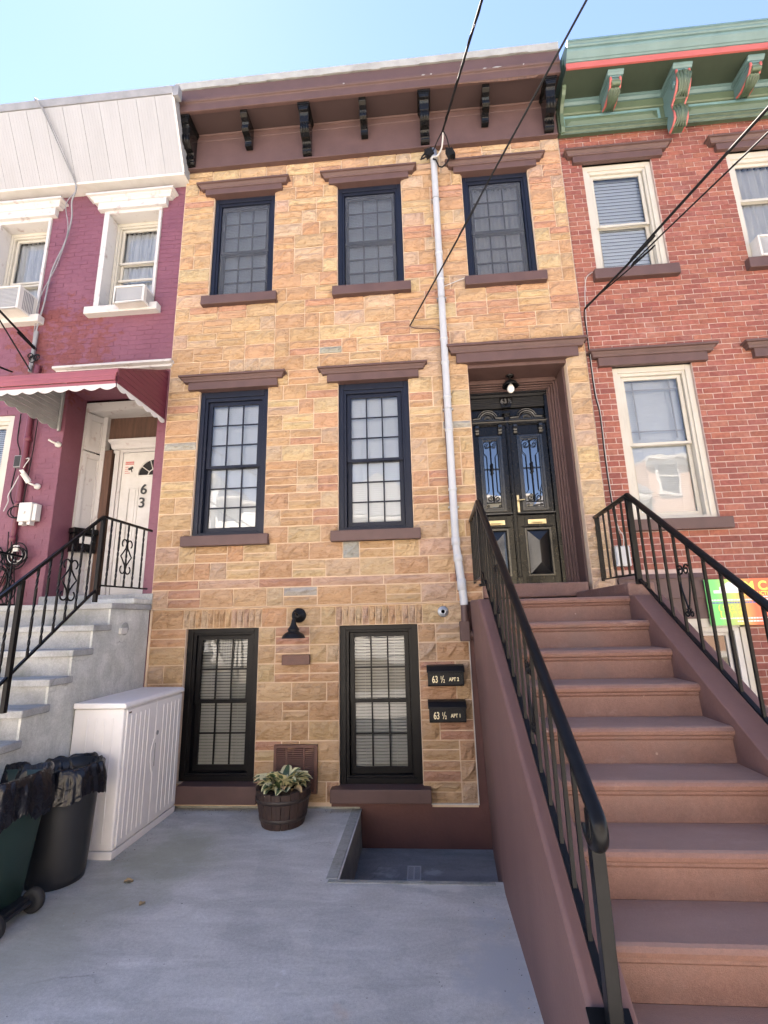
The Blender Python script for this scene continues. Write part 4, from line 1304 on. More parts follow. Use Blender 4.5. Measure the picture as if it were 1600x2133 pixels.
def acanthus(par, xc, path, w, n=5):
    """lobed carved leaf: ridges splayed along the bracket's front"""
    mb = MB()
    P = [Vector((0, y, z)) for y, z in path]
    for k in range(n):
        f = (k - (n - 1) / 2) / ((n - 1) / 2)
        pts, rr = [], []
        for i, p in enumerate(P):
            t = i / (len(P) - 1)
            sp = f * w * (.36 + .12 * math.sin(t * math.pi * 2.2))
            pts.append((xc + sp, p.y - .012 * (1 - abs(f)), p.z)); rr.append(.010 + .016 * math.sin(math.pi * (t * .9 + .08)) * (1 - .3 * abs(f)))
        mb.tube(pts, rr, 6)
    return mb.build('carved_leaf', M_LEAFGREEN, par)
def green_bracket(xc, big):
    w = .16 if big else .125
    if big:
        prof = [(-.04, 8.30), (-.38, 8.30), (-.385, 8.26), (-.37, 8.16), (-.32, 8.08), (-.25, 8.03), (-.19, 8.01), (-.20, 7.95), (-.215, 7.88), (-.20, 7.79), (-.14, 7.745), (-.06, 7.74), (-.04, 7.76)]
        leafA = [(-.385, 8.28), (-.40, 8.22), (-.385, 8.14), (-.33, 8.06), (-.27, 8.03)]
        leafB = [(-.205, 7.985), (-.23, 7.92), (-.235, 7.85), (-.20, 7.77), (-.14, 7.73)]
    else:
        prof = [(-.04, 8.30), (-.37, 8.30), (-.375, 8.27), (-.33, 8.21), (-.25, 8.17), (-.16, 8.15), (-.08, 8.16), (-.04, 8.18)]
        leafA = [(-.33, 8.195), (-.30, 8.175), (-.22, 8.145), (-.15, 8.135), (-.085, 8.145)]
        leafB = None
    mb = MB(); mb.px(prof, xc - w / 2, xc + w / 2); b = mb.build('bracket', M_TEAL, gcor, bevel=.004)
    for sg_ in (-1, 1):
        eb = MB(); eb.tube([(xc + sg_ * w * .46, y - .006, z) for y, z in prof if y < -.05], .016, 6); eb.build('coral_edging', M_CORAL, b)
    fc = MB(); PF = [p for p in prof if p[0] < -.05][1:]      # carved green face riding on the bracket's front
    for (y0, z0), (y1, z1) in zip(PF, PF[1:]):
        d = Vector((0, y1 - y0, z1 - z0)); nn = Vector((0, d.z, -d.y)).normalized()
        if nn.y > 0 or (abs(nn.y) < .2 and nn.z > 0): nn = -nn
        fc.prism([(xc - w * .40, y0, z0), (xc + w * .40, y0, z0), (xc + w * .40, y1, z1), (xc - w * .40, y1, z1)], nn * .012)
    fc.build('carved_face', M_LEAFGREEN, b)
    cp = MB(); cp.box(xc - w / 2 - .005, xc + w / 2 + .005, -.385, -.06, 8.302, 8.325)
    cp.px([(-.06, 8.326), (-.39, 8.326), (-.405, 8.345), (-.42, 8.355), (-.425, 8.374), (-.06, 8.374)], xc - w / 2 - .035, xc + w / 2 + .035); cp.build('bracket_cap', M_TEAL, b, bevel=.003)
    if not big:
        mb = MB(); mb.tube([(xc - w * .42, -.365, 8.225), (xc + w * .42, -.365, 8.225)], .03, 10); mb.tube([(xc - w * .38, -.32, 8.19), (xc + w * .38, -.32, 8.19)], .02, 10); mb.build('roll', M_GREEN, b)
    else:
        mb = MB()
        for i in range(3):
            mb.tube([(xc - w * .38, -.205, 7.995 + i * .016), (xc + w * .38, -.205, 7.995 + i * .016)], .009, 6)
        mb.build('roll', M_GREEN, b)
        for sg in (-1, 1):
            ms = MB(); ms.lathe(xc, -.30, [(.045, xc + sg * (w / 2 - .002)), (.04, xc + sg * (w / 2 + .012)), (.012, xc + sg * (w / 2 + .016))], 14, axis='x', cz=8.19); ms.build('side_volute', M_TEAL, b)
    acanthus(b, xc, leafA, w)
    if leafB: acanthus(b, xc, leafB, w * 1.02)
for xc, big in ((3.205, False), (3.998, True), (4.85, False), (5.65, True)):
    green_bracket(xc, big)
# ================================================================== maroon house
maroon = thing('maroon_row_house', 'maroon painted brick row house with white siding cornice', 'house', (-4.5, 3, 0))
LX0, LX1 = -6.8, -2.458
LW = [(-3.60, -2.775, 5.87, 7.44), (-5.20, -4.375, 5.82, 7.42), (-5.35, -4.475, 2.80, 4.45)]
LD = (-3.785, -2.585, 2.12, 4.75)
wm = MB()
wall_grid(wm, LX0, LX1, -.3, 8.75, [(*LW[0], .20), (*LW[1], .20), (*LW[2], .12), (*LD, .32)], .0484, .2)
wm.box(LX0, LX1, .95, 10, -.3, 8.7); wm.box(LX1 - .02, LX1, .05, .95, -.3, 8.7); wm.box(LX0, LX0 + .02, .05, .95, -.3, 8.7); wm.box(LX0, LX1, .05, .95, 8.6, 8.7)
wm.build('wall', M_MAROON, maroon, fix=False)
mp = []
_J = J; J = .0075
brick_rows(LX0 + .6, LX1, 1.9, 7.80, LW + [LD], mp)
J = _J
MA = [brick_data('brick', M_MAROON, s_ + 50, .016) for s_ in range(6)]
MB2 = [brick_data('brick', M_MAROON, s_ + 70, .02) for s_ in range(6)]
lay(maroon, mp, MA, MB2, .0455, None, 'brickwork', M_MAROON)
# white-edged upper windows, deep reveals
for (a, b, z0, z1), rows_ in ((LW[0], 0), (LW[1], 1)):
    tr = MB(); tr.box(a - .0, a + .075, .022, .23, z0 + .0, z1 - .07); tr.box(b - .04, b, .022, .23, z0, z1 - .07); tr.box(a, b, .022, .23, z1 - .0695, z1)
    tr.build('window_surround', M_WORN, maroon, bevel=.006)
    lintel(maroon, a, b, 7.415 if rows_ == 0 else 7.40, 7.612, .075, M_WORN, .03, crownp=.085)
    sill(maroon, a - .06, b + .10, z0 - .105, z0, .085, M_WORN, .03, back=.2)
    w = sash_window(maroon, a + .075, b - .04, z0, z1 - .07, .20, M_CREAM, .06, .07, .03, 1, (1, 1), .60 - .14 * rows_, blind='curtain', stile=.035)
    rl = MB(); rl.box(a + .145, b - .11, .243, .262, z0 + (z1 - z0) * (.37 if rows_ == 0 else .45), z0 + (z1 - z0) * (.37 if rows_ == 0 else .45) + .03)
    rl.build('storm_rail', M_CREAM, w)
sash_window(maroon, *LW[2], .06, M_CREAM, .10, .11, .05, 1, (1, 1), .52, blind='slats', bpitch=.026, btilt=60, stile=.04)
# flared siding cover of the old cornice
sd = MB()
YB, ZB, YT, ZT = -.13, 7.735, -.535, 8.565
XE = -2.405
sd.px([(YB, ZB), (YT, ZT), (.05, ZT), (.05, ZB)], LX0, XE)
cover = sd.build('cornice_cover', M_SIDING, maroon)
pw = .255; i = 0
x = XE
while x > LX0:
    x0 = max(x - pw, LX0)
    pb = MB(); o_ = .011
    nrm = Vector((0, -(ZT - ZB), YT - YB)).normalized()   # outward normal of the leaning face
    if nrm.y > 0: nrm = -nrm
    e = [Vector((0, YB, ZB + .02)), Vector((0, YT, ZT - .002))]
    pb.prism([(x0 + .002, e[0].y + nrm.y * .001, e[0].z + nrm.z * .001), (x - .002, e[0].y + nrm.y * .001, e[0].z + nrm.z * .001), (x - .002, e[1].y + nrm.y * .001, e[1].z + nrm.z * .001), (x0 + .002, e[1].y + nrm.y * .001, e[1].z + nrm.z * .001)], nrm * o_)
    for q_ in (.2, .35, .5, .65, .8):
        pb.prism([(x0 + pw * (q_ - .008), e[0].y + nrm.y * o_, e[0].z + nrm.z * o_), (x0 + pw * (q_ + .008), e[0].y + nrm.y * o_, e[0].z + nrm.z * o_), (x0 + pw * (q_ + .008), e[1].y + nrm.y * o_, e[1].z + nrm.z * o_), (x0 + pw * (q_ - .008), e[1].y + nrm.y * o_, e[1].z + nrm.z * o_)], nrm * .002)
    pb.build('siding_panel', M_SIDING, cover, bevel=.003)
    x = x0
ed = MB(); ed.px([(YB - .012, ZB - .004), (YB - .022, ZB + .016), (YB, ZB + .016), (.04, ZB - .001), (.04, ZB - .004)], LX0, XE + .004)
ed.prism([(XE - .012, YB - .018, ZB + .022), (XE + .012, YB - .018, ZB + .022), (XE + .012, YT - .018, ZT), (XE - .012, YT - .018, ZT)], nrm * .012)
ed.build('siding_trim', M_WHITE, cover)
for k in range(4):
    rt = MB(); f0, f1 = .02 + k * .13, .02 + k * .13 + .10
    rt.prism([(XE + .001, YB + .03 + f0 * .35, ZB + .02), (XE + .001, YB + .03 + f1 * .35, ZB + .02), (XE + .001, YT + .03 + f1 * .9, ZT - .03), (XE + .001, YT + .03 + f0 * .9, ZT - .03)], (.006, 0, 0))
    rt.build('return_panel', M_SIDING, cover)
cp = MB(); cp.px([(YT - .022, ZT), (YT - .045, ZT + .095), (.3, ZT + .13), (9.9, ZT + .15), (9.9, ZT + .1), (.05, ZT)], LX0, XE + .0)
cp.box(XE + .001, XE + .075, YT - .03, YT + .06, ZT - .05, ZT + .115)
cp.build('roof', M_GREYCAP, maroon)
# entrance recess
en = MB()
XW = -3.785
en.box(XW + .001, XW + .03, .37, .62, 2.12, 4.72); en.box(LD[1] - .02, LD[1] + .001, .37, .62, 2.12, 4.72)
en.box(XW + .03, LD[1] - .02, .37, .66, 4.60, 4.72)
def framed(x0, y0, x1, y1, z0, z1):
    d = Vector((x1 - x0, y1 - y0, 0)); nn = Vector((d.y, -d.x, 0)).normalized()
    P = lambda t, z, o: (x0 + d.x * t + nn.x * o, y0 + d.y * t + nn.y * o, z)
    for (a, b, c, e_) in ((0, 1, z0, z0 + .09), (0, 1, z1 - .08, z1), (0, .2, z0 + .09, z1 - .08), (.8, 1, z0 + .09, z1 - .08)):
        en.prism([P(a, c, 0), P(b, c, 0), P(b, e_, 0), P(a, e_, 0)], nn * .02)
    en.prism([P(.2, z0 + .09, 0), P(.8, z0 + .09, 0), P(.8, z1 - .08, 0), P(.2, z1 - .08, 0)], nn * .004)
for z0, z1 in ((2.13, 2.8), (2.82, 4.05), (4.07, 4.58)):
    framed(XW + .03, .36, XW + .12, .60, z0, z1)
en.box(-3.66, -3.60, .56, .66, 2.12, 4.6)
en.box(-3.46, -3.40, .58, .66, 2.12, 4.12); en.box(-3.40, -3.36, .60, .66, 2.12, 4.09)
en.crown(-3.50, -2.62, [(.0, 4.13), (.02, 4.14), (.035, 4.17), (.04, 4.2), (.07, 4.23), (.075, 4.26), (.0, 4.265)], .60, k=.6)
en.box(-3.5, -2.6, .602, .66, 4.09, 4.128)
en.build('door_surround', M_WORN, maroon, bevel=.004)
tm = MB(); tm.box(-3.6, -2.6, .62, .66, 4.27, 4.6); tm.build('transom_board', M_WOODPOST, maroon)
ps = MB(); ps.box(-3.598, -3.50, .57, .66, 2.12, 4.12); ps.build('door_post', M_WOODPOST, maroon)
bk = MB(); bk.box(XW, LD[1], .66, .68, 2.1, 4.75); bk.build('entry_back', M_DARK, maroon)
d63 = MB(); d63.box(-3.358, -2.50 - .07, .612, .65, 2.16, 4.085)
for (a, b, z0, z1) in ((-3.25, -3.10, 2.85, 3.60), (-2.89, -2.70, 2.85, 3.60), (-3.25, -3.10, 2.30, 2.70), (-2.89, -2.70, 2.30, 2.70)):
    d63.ring(a, b, z0, z1, .02, .604, .613); d63.box(a + .04, b - .04, .606, .613, z0 + .04, z1 - .04)
d63.tube(arc((-2.90, 3.75), .235, 180, 0, 24, y=.609), .014, 6); d63.tube([(-3.135, .609, 3.75), (-2.665, .609, 3.75)], .014, 6)
d63.tube(arc((-2.90, 3.75), .09, 180, 0, 12, y=.608), .008, 6)
for a in (36, 72, 108, 144):
    d63.tube([(-2.90 + .09 * math.cos(R(a)), .608, 3.75 + .09 * math.sin(R(a))), (-2.90 + .235 * math.cos(R(a)), .608, 3.75 + .235 * math.sin(R(a)))], .007, 6)
o63 = d63.build('door', M_WHITE, maroon, bevel=.003)
fl_ = MB(); fl_.prism([(p[0], .6105, p[2]) for p in arc((-2.90, 3.755), .228, 180, 0, 20)], (0, .001, 0)); fl_.build('fanlight', M_DARK, o63)
text('6', 'number', o63, M_DARKTXT, (-3.075, .600, 3.50), .19, ext=.004, bold=.002); text('3', 'number', o63, M_DARKTXT, (-3.085, .600, 3.32), .19, ext=.004, bold=.002)
# camera-warning sticker
st = thing('warning_sticker', 'red and white security camera sticker on the white door numbered 63', 'sticker', (-3.26, .6, 3.86))
SX, SZ_ = -3.325, 3.775
mb = MB(); mb.box(SX, SX + .13, .6095, .611, SZ_, SZ_ + .19); mb.build('paper', M_WHITE, st)
mb = MB(); mb.box(SX + .006, SX + .124, .6088, .6094, SZ_ + .14, SZ_ + .184); mb.build('red_band', M_CORAL, st)
text('WARNING', 'lettering', st, M_WHITE, (SX + .010, .6085, SZ_ + .150), .030, ext=.0002, sx=.85)
mb = MB(); mb.tube([(SX + .06, .6086, SZ_ + .075), (SX + .118, .6086, SZ_ + .10)], .017, 6); mb.tube([(SX + .095, .6086, SZ_ + .075), (SX + .108, .6086, SZ_ + .035)], .007, 5); mb.build('camera_mark', M_DARKTXT, st)
for i in range(4):
    mb = MB(); mb.box(SX + .008, SX + (.055 if i else .08), .6088, .6094, SZ_ + .02 + i * .028, SZ_ + .029 + i * .028); mb.build('text_line', M_CORAL, st)
mb = MB(); mb.crown(-3.93, -2.45, [(.0, 4.95), (.05, 4.96), (.05, 4.985), (.10, 5.0), (.10, 5.03)], .03, k=.4); mb.build('entry_cornice', M_WORN, maroon, bevel=.004)

# awning ---------------------------------------------------------------
aw = thing('door_awning', 'maroon metal awning with scalloped white valance over the white door', 'awning', (-3.2, -.4, 4.5))
AX0, AX1 = -3.86, -2.50
YF = -.89
def slat_run(name, mat, quad_fn, n, gap=.1):
    for i in range(n):
        a, b = i / n, (i + 1 - gap) / n
        mb = MB(); mb.prism(quad_fn(a, b), quad_fn.nv); mb.build(name, mat, aw, bevel=.003)
fr = MB()
for i, (z0, z1, y0) in enumerate(((4.245, 4.30, YF), (4.30, 4.352, YF - .012), (4.352, 4.40, YF - .004), (4.40, 4.445, YF + .02))):
    mb = MB(); mb.box(AX0, AX1 - .01 - .0 * i, y0, y0 + .015, z0 + .002, z1 - .002); mb.build('front_slat', M_AWN, aw, bevel=.004)
n = 8
for i in range(n):      # sloping roof pans
    x0, x1 = AX0 + (AX1 - AX0) * i / n, AX0 + (AX1 - AX0) * (i + 1) / n
    mb = MB(); mb.prism([(x0 + .003, -.86, 4.44), (x1 - .003, -.86, 4.44), (x1 - .003, .035, 4.915), (x0 + .003, .035, 4.915)], (0, -.006, .012)); mb.build('roof_pan', M_AWND, aw)
def scallop(p0, p1, depth, drop, n, nv):
    p0, p1 = Vector(p0), Vector(p1); m_ = n * 8
    top, low = [], []
    for i in range(m_ + 1):
        t = i / m_; p = p0.lerp(p1, t)
        top.append(p); low.append(p - Vector((0, 0, depth + drop * abs(math.sin(math.pi * t * n)))))
    mb = MB()
    for i in range(m_):
        mb.prism([low[i], low[i + 1], top[i + 1], top[i]], nv)
    return mb
scallop((AX0, YF - .004, 4.262), (AX1, YF - .004, 4.262), .035, .03, 8, (0, .004, 0)).build('valance', M_WORN, aw, fix='weld')
for (X_, mt, nv) in ((AX1, M_AWND, .008), (AX0, M_AWNIN, -.008)):
    nS = 11
    for i in range(nS):
        z0 = 4.24 + (4.92 - 4.24) * i / nS; z1 = 4.24 + (4.92 - 4.24) * (i + .90) / nS
        yf = lambda z: YF + .005 if z < 4.43 else YF + .005 + (z - 4.43) / (4.915 - 4.43) * (.035 - YF)
        mb = MB(); mb.prism([(X_, yf(z0) + .01, z0), (X_, .04, z0), (X_, .04, z1), (X_, min(yf(z1) + .01, .039), z1)], (nv, 0, 0)); mb.build('side_slat', mt, aw)
    scallop((X_ + nv * 1.4, YF, 4.262), (X_ + nv * 1.4, .03, 4.262), .035, .03, 6, (nv * .5, 0, 0)).build('valance', M_WHITE if X_ == AX1 else M_AWNIN, aw, fix='weld')
mb = MB(); mb.box(AX0 + .01, AX0 + .035, .005, .035, 4.19, 4.9); mb.build('wall_bracket', M_AWNIN, aw)

# neighbour's concrete stoop ----------------------------------------------
ls = thing('concrete_stoop', 'pale stained concrete stoop climbing to the white door of the maroon house', 'stairs', (-3.2, -.6, 0))
SX1 = -2.452
lv = [(2.04, -.70, -.003), (1.835, -.925, -.66), (1.628, -1.152, -.885), (1.415, -1.378, -1.11), (1.222, -1.612, -1.335), (1.01, -1.85, -1.57), (.80, -2.08, -1.80), (.59, -2.31, -2.03), (.385, -2.54, -2.26), (.18, -2.77, -2.49)]
for k, (z, yf, yb) in enumerate(lv):
    mb = MB(); mb.box(-4.02, SX1 + .024, yf, yb, z - .057, z)
    mb.build('tread', M_LSTEP, ls, bevel=.009)
    mb = MB(); mb.box(-4.0, SX1 - .021, yf + .034, yb + .0, z - .24, z - .0575); mb.build('riser', M_LSTEP, ls)
sw = MB(); pts = [(-.004, -.02), (-.004, 1.982)]
for k, (z, yf, yb) in enumerate(lv):
    pts.append((yf + .03, z - .058)); pts.append((yf + .03, (lv[k + 1][0] - .058) if k + 1 < len(lv) else -.02))
sw.px(pts, SX1 - .02, SX1)
sw.build('side_wall', M_STUCCO, ls)
mb = MB(); mb.box(-3.78, SX1 + .02, -.005, .56, 2.043, 2.165); mb.build('door_step', M_LSTEP, ls, bevel=.008)
mb = MB(); mb.box(SX1 - .46, SX1 + .012, -.33, -.004, 2.0425, 2.10); mb.build('patched_block', M_STUCCO, ls, bevel=.012)
# its rail of twisted bars
lr = thing('twisted_railing', 'black railing of twisted bars on the concrete stoop', 'railing', (-2.5, -.85, 2.05))
RX = -2.50
hz = lambda y: 2.862 + .80 * (y + .85)
mb = MB()
mb.tube([(RX, -.012, 2.872), (RX, -.85, 2.862), (RX, -2.6, hz(-2.6))], .017, 4)
mb.build('handrail', M_IRON, lr)
mb = MB(); lz = lambda y: 2.21 + .80 * (y + .78)
mb.tube([(RX, -.012, 2.215), (RX, -.80, 2.20)], .011, 4); mb.tube([(RX, -.80, 2.20), (RX, -2.6, lz(-2.6))], .013, 4); mb.build('bottom_bar', M_IRON, lr)
for (y, z0) in ((-.85, 2.04), (-1.70, 1.22), (-2.57, .18)):
    mb = MB(); mb.box(RX - .017, RX + .017, y - .017, y + .017, z0, hz(y) - .005); mb.build('post', M_IRON, lr, bevel=.002)
tb = MB(); V = []; ns = 40
for i in range(ns + 1):
    t = i / ns; tw = 0
    ph = (t * 3.0) % 1.0
    tw = math.floor(t * 3.0) * math.pi + math.pi * max(0, min(1, (ph - .25) / .5))
    for j in range(4):
        a = tw + j * math.pi / 2 + math.pi / 4
        V.append((.0105 * math.cos(a), .0105 * math.sin(a), t))
tb.mesh(V, [(i * 4 + j, i * 4 + (j + 1) % 4, i * 4 + 4 + (j + 1) % 4, i * 4 + 4 + j) for i in range(ns) for j in range(4)])
tme = tb.data('baluster', M_IRON, False)
for i in range(13):
    y = -.98 - i * .115
    if abs(y + 1.70) < .04: continue
    inst('baluster', tme, lr, (RX, y, lz(y)), (1, 1, hz(y) - lz(y)))
for i in range(5):
    y = -.16 - i * .14
    inst('baluster', tme, lr, (RX, y, 2.21), (1, 1, .655))
for y, zc in ((-.44, 2.52), (-1.21, (hz(-1.21) + lz(-1.21)) / 2)):
    sc = MB()
    for sg in (-1, 1):
        for up in (-1, 1):
            sc.tube(arc((y + sg * .045, zc + up * .135), .040, 90 + sg * 90, (90 + sg * 90) - sg * up * 235, 14, plane='yz', y=RX), .0075, 6)
        sc.tube([(RX, y + sg * .006, zc + .135), (RX, y + sg * .016, zc + .09), (RX, y + sg * .05, zc + .045), (RX, y + sg * .09, zc), (RX, y + sg * .05, zc - .045), (RX, y + sg * .016, zc - .09), (RX, y + sg * .006, zc - .135)], .0075, 6)
    sc.build('scroll', M_IRON, lr)
lr2 = thing('railing_end', 'short black handrail running to the maroon wall beside the cable bundle', 'railing', (-4.0, -.3, 2.7))
mb = MB(); mb.tube([(-4.02, .03, 2.62), (-4.06, -.6, 2.66), (-4.06, -.9, 2.6), (-4.06, -2.4, 1.5)], .015, 4); mb.build('handrail', M_IRON, lr2)
mb = MB(); mb.tube([(-4.03, .03, 2.08), (-4.06, -.85, 2.06), (-4.06, -2.4, .95)], .012, 4); mb.build('bottom_bar', M_IRON, lr2)
for i in range(5):
    y = -.12 - i * .18
    inst('baluster', tme, lr2, (-4.06, y, 2.07), (1, 1, .58))
# ================================================================== fixtures on the fronts
def cable(name, label, pts, r, mat, smooth=True, cat='cable', group=None, extra=None):
    """catmull-rom through the points"""
    P = [Vector(p) for p in pts]
    if smooth and len(P) > 2:
        Q = [P[0] * 2 - P[1]] + P + [P[-1] * 2 - P[-2]]; out = []
        for i in range(1, len(Q) - 2):
            for k in range(6):
                t = k / 6; a, b, c, d = Q[i - 1], Q[i], Q[i + 1], Q[i + 2]
                out.append(.5 * (2 * b + (c - a) * t + (2 * a - 5 * b + 4 * c - d) * t * t + (3 * b - a - 3 * c + d) * t ** 3))
        out.append(P[-1]); P = out
    mb = MB(); mb.tube(P, r, 6)
    o = mb.build(name, mat)
    return tag(o, label, cat, group)
# electrical mast
cd = thing('electrical_conduit', 'tall grey plastic electrical conduit running up the stone front beside the door', 'conduit', (.945, -.06, 2))
mb = MB(); mb.tube([(.942, -.062, 7.66), (.942, -.062, 5.0), (.944, -.062, 2.66), (.948, -.062, 2.55), (.985, -.064, 2.12), (.995, -.064, 1.95)], .0415, 14)
mb.build('pipe', M_PIPE, cd)
for z, x, h in ((6.24, .942, .05), (5.86, .942, .04), (5.05, .942, .035), (4.74, .942, .035), (4.30, .943, .035), (3.9, .943, .035), (3.2, .944, .035), (2.62, .945, .08), (2.44, .958, .07), (2.16, .981, .12)):
    mb = MB(); mb.lathe(x, -.062, [(.043, z - h / 2), (.0475, z - h / 2 + .004), (.0475, z + h / 2 - .004), (.043, z + h / 2)], 14); mb.build('coupling', M_PIPE, cd)
for z in (7.05, 5.6, 4.15, 3.0):
    mb = MB(); mb.tube(arc((.942, -.062), .045, -180, 0, 10, plane='xz'), .004, 4)
    mb.v = [(p[0], p[2], z) for p in mb.v]; mb.box(.885, .90, -.064, .0, z - .008, z + .008); mb.box(.985, 1.0, -.064, .0, z - .008, z + .008); mb.build('strap', M_METAL, cd)
mb = MB(); mb.lathe(.942, -.062, [(.0415, 7.655), (.05, 7.66), (.052, 7.72), (.05, 7.80), (.035, 7.835), (.01, 7.845)], 14); mb.build('weather_head', M_METAL, cd)
mb = MB(); mb.tube([(.996, -.064, 1.955), (.994, -.064, 1.78)], .040, 12); mb.build('lower_pipe', M_BROWN, cd)
jb_ = thing('junction_box', 'brown painted junction box under the grey conduit with a pipe into the stoop', 'electrical box', (.985, -.05, 1.7))
mb = MB(); mb.box(.937, 1.036, -.10, .03, 1.585, 1.785); mb.build('box', M_BROWN, jb_, bevel=.008)
mb = MB(); mb.box(.942, 1.031, -.106, -.1005, 1.59, 1.78); mb.build('cover', M_BROWN, jb_, bevel=.003)
mb = MB(); mb.tube([(1.037, -.045, 1.65), (1.16, -.045, 1.65)], .038, 12); mb.lathe(0, -.045, [(.045, 1.045), (.045, 1.08)], 12, axis='x', cz=1.65); mb.build('pipe', M_BROWN, jb_)
# splice blocks and their loops
sb1 = thing('cable_splice', 'black ribbed cable splice strapped to the top of the grey conduit', 'cable splice', (.90, -.09, 7.73))
Mx = Matrix.Rotation(R(-22), 3, 'Y')
mb = MB(); mb.cbox(.885, -.105, 7.735, .10, .06, .10, M=Mx)
for k in range(-2, 3): mb.cbox(.885 + k * .02, -.105, 7.735 + k * .008, .009, .072, .112, M=Mx)
mb.build('block', M_CABLE, sb1, bevel=.003)
mb = MB(); mb.tube([(.86, -.11, 7.69), (.80, -.12, 7.64), (.775, -.12, 7.63), (.79, -.12, 7.67), (.85, -.12, 7.75)], .010, 6); mb.build('loop', M_CABLE, sb1)
sb2 = thing('cable_splice', 'black ribbed cable splice hanging in a loop of wire beside the conduit head', 'cable splice', (1.15, -.16, 7.63))
mb = MB(); mb.cbox(1.152, -.16, 7.635, .09, .06, .11, M=Matrix.Rotation(R(-20), 3, 'Y'))
for k in range(-2, 3): mb.cbox(1.152 + k * .018, -.16, 7.635 - k * .007, .008, .072, .12, M=Matrix.Rotation(R(-20), 3, 'Y'))
mb.build('block', M_CABLE, sb2, bevel=.003)
mb = MB(); mb.tube([(1.14, -.16, 7.58), (1.10, -.15, 7.50), (1.04, -.14, 7.455), (1.0, -.13, 7.48), (.965, -.125, 7.60), (.93, -.12, 7.62)], .010, 6); mb.build('loop', M_CABLE, sb2)
def ray_at_y(u, v, y):
    d = _r2 * ((u - 800) / 989.085) - _u2 * ((v - 1066.5) / 989.085) + _fwd
    return CAM + d * ((y - CAM.y) / d.y)
# overhead service drop (ends at a pole across the street)
A0 = Vector((1.06, -.30, 7.84)); A1 = ray_at_y(1004, 0, -1.85)
def extend(a, b, y):
    d = (b - a); return a + d * ((y - a.y) / d.y)
mid = (A0 + A1) / 2 + Vector((-.012, 0, -.04))
A2 = extend(A0, A1, -18)
cable('service_drop', 'twisted black service cable dropping from the sky to the conduit head', [A0, mid, A1, A1.lerp(A2, .3) + Vector((0, 0, -.05)), A2], .0135, M_CABLE)
mb = MB(); 
for i in range(120):
    pass
cable('bare_wire', 'thin wire twisted round the overhead service cable', [A0 + Vector((.013 * math.cos(i * .5), 0, .013 * math.sin(i * .5))) * (1) + (A1 - A0) * (i / 40) + Vector((-.03, 0, -.09)) * (4 * (i / 40) * (1 - i / 40)) * .45 for i in range(41)], .0045, M_CABLE, smooth=False)
cable('support_wire', 'white looped support wire between the conduit head and the overhead cable', [(.93, -.12, 7.655), (.99, -.13, 7.655), (1.04, -.18, 7.70), (1.06, -.25, 7.78), (1.065, -.29, 7.85)], .011, M_WCABLE)
cable('drop_loop', 'black wire from the overhead cable to the hanging splice', [A0, (1.105, -.26, 7.78), (1.135, -.2, 7.71), (1.15, -.16, 7.69)], .009, M_CABLE)
cable('drop_loop', 'black wire from the overhead cable to the conduit head', [A0, (1.0, -.22, 7.80), (.95, -.14, 7.755), (.92, -.11, 7.75)], .009, M_CABLE)
B0 = Vector((.545, -.03, 5.275)); B1 = ray_at_y(1222, 0, -2.5)
cable('overhead_cable', 'black cable stretching from the top of the view to a hook on the stone wall', [B0, B0.lerp(B1, .5) + Vector((0, 0, -.015)), B1, extend(B0, B1, -18)], .0095, M_CABLE)
cable('wall_cable', 'short brown cable looping from the wall hook to the conduit', [(.545, -.03, 5.275), (.60, -.03, 5.245), (.70, -.03, 5.232), (.80, -.03, 5.225), (.87, -.04, 5.20), (.902, -.05, 5.14), (.905, -.05, 5.0), (.900, -.05, 4.2), (.903, -.05, 3.2), (.93, -.05, 2.2)], .006, M_BROWN)
C0 = Vector((2.60, -.06, 5.32)); C1 = ray_at_y(1600, 225, -2.4)
cable('overhead_cable', 'thick black cable from the upper right to the joint of stone and brick', [C0, C0.lerp(C1, .5) + Vector((0, 0, -.03)), C1, extend(C0, C1, -18)], .0125, M_CABLE)
D0 = Vector((2.62, -.06, 5.36)); D1 = ray_at_y(1600, 276, -2.4)
cable('overhead_cable', 'thinner black cable slung under the thick one before the red brick wall', [D0, D0.lerp(D1, .5) + Vector((0, 0, -.05)), D1, extend(D0, D1, -18)], .007, M_CABLE)
cable('wall_cable', 'black cable running down the corner where the red brick meets the stone', [(2.60, -.06, 5.32), (2.595, -.03, 5.25), (2.603, -.02, 5.0), (2.60, -.02, 4.3), (2.628, -.02, 4.0), (2.62, -.02, 3.5), (2.628, -.02, 3.0), (2.64, -.02, 2.76), (2.66, -.03, 2.6), (2.655, -.04, 2.5)], .008, M_CABLE)
cable('wall_cable', 'pale cable beside the black one at the corner of the red brick', [(2.78, .02, 5.87), (2.70, .02, 5.8), (2.66, .02, 5.6), (2.64, .02, 5.35), (2.613, -.01, 5.0), (2.615, -.015, 4.3), (2.64, -.01, 4.0), (2.636, -.01, 3.2), (2.66, -.01, 2.75), (2.70, -.02, 2.62), (2.68, -.03, 2.45), (2.72, -.03, 2.35)], .0045, M_WCABLE)
cable('tie_wire', 'pale wire from the conduit to the sill of the upper window', [(.97, -.05, 5.77), (1.23, -.06, 5.86)], .005, M_WCABLE, smooth=False)
# white utility box by the brick corner
ub = thing('utility_box', 'white utility box on the red brick wall behind the railing', 'utility box', (2.66, 0, 2.4))
mb = MB(); mb.box(2.585, 2.735, -.055, .03, 2.30, 2.51); mb.build('box', M_PIPE, ub, bevel=.008)
mb = MB(); mb.box(2.592, 2.728, -.062, -.0555, 2.32, 2.50); mb.build('cover', M_PIPE, ub, bevel=.004)
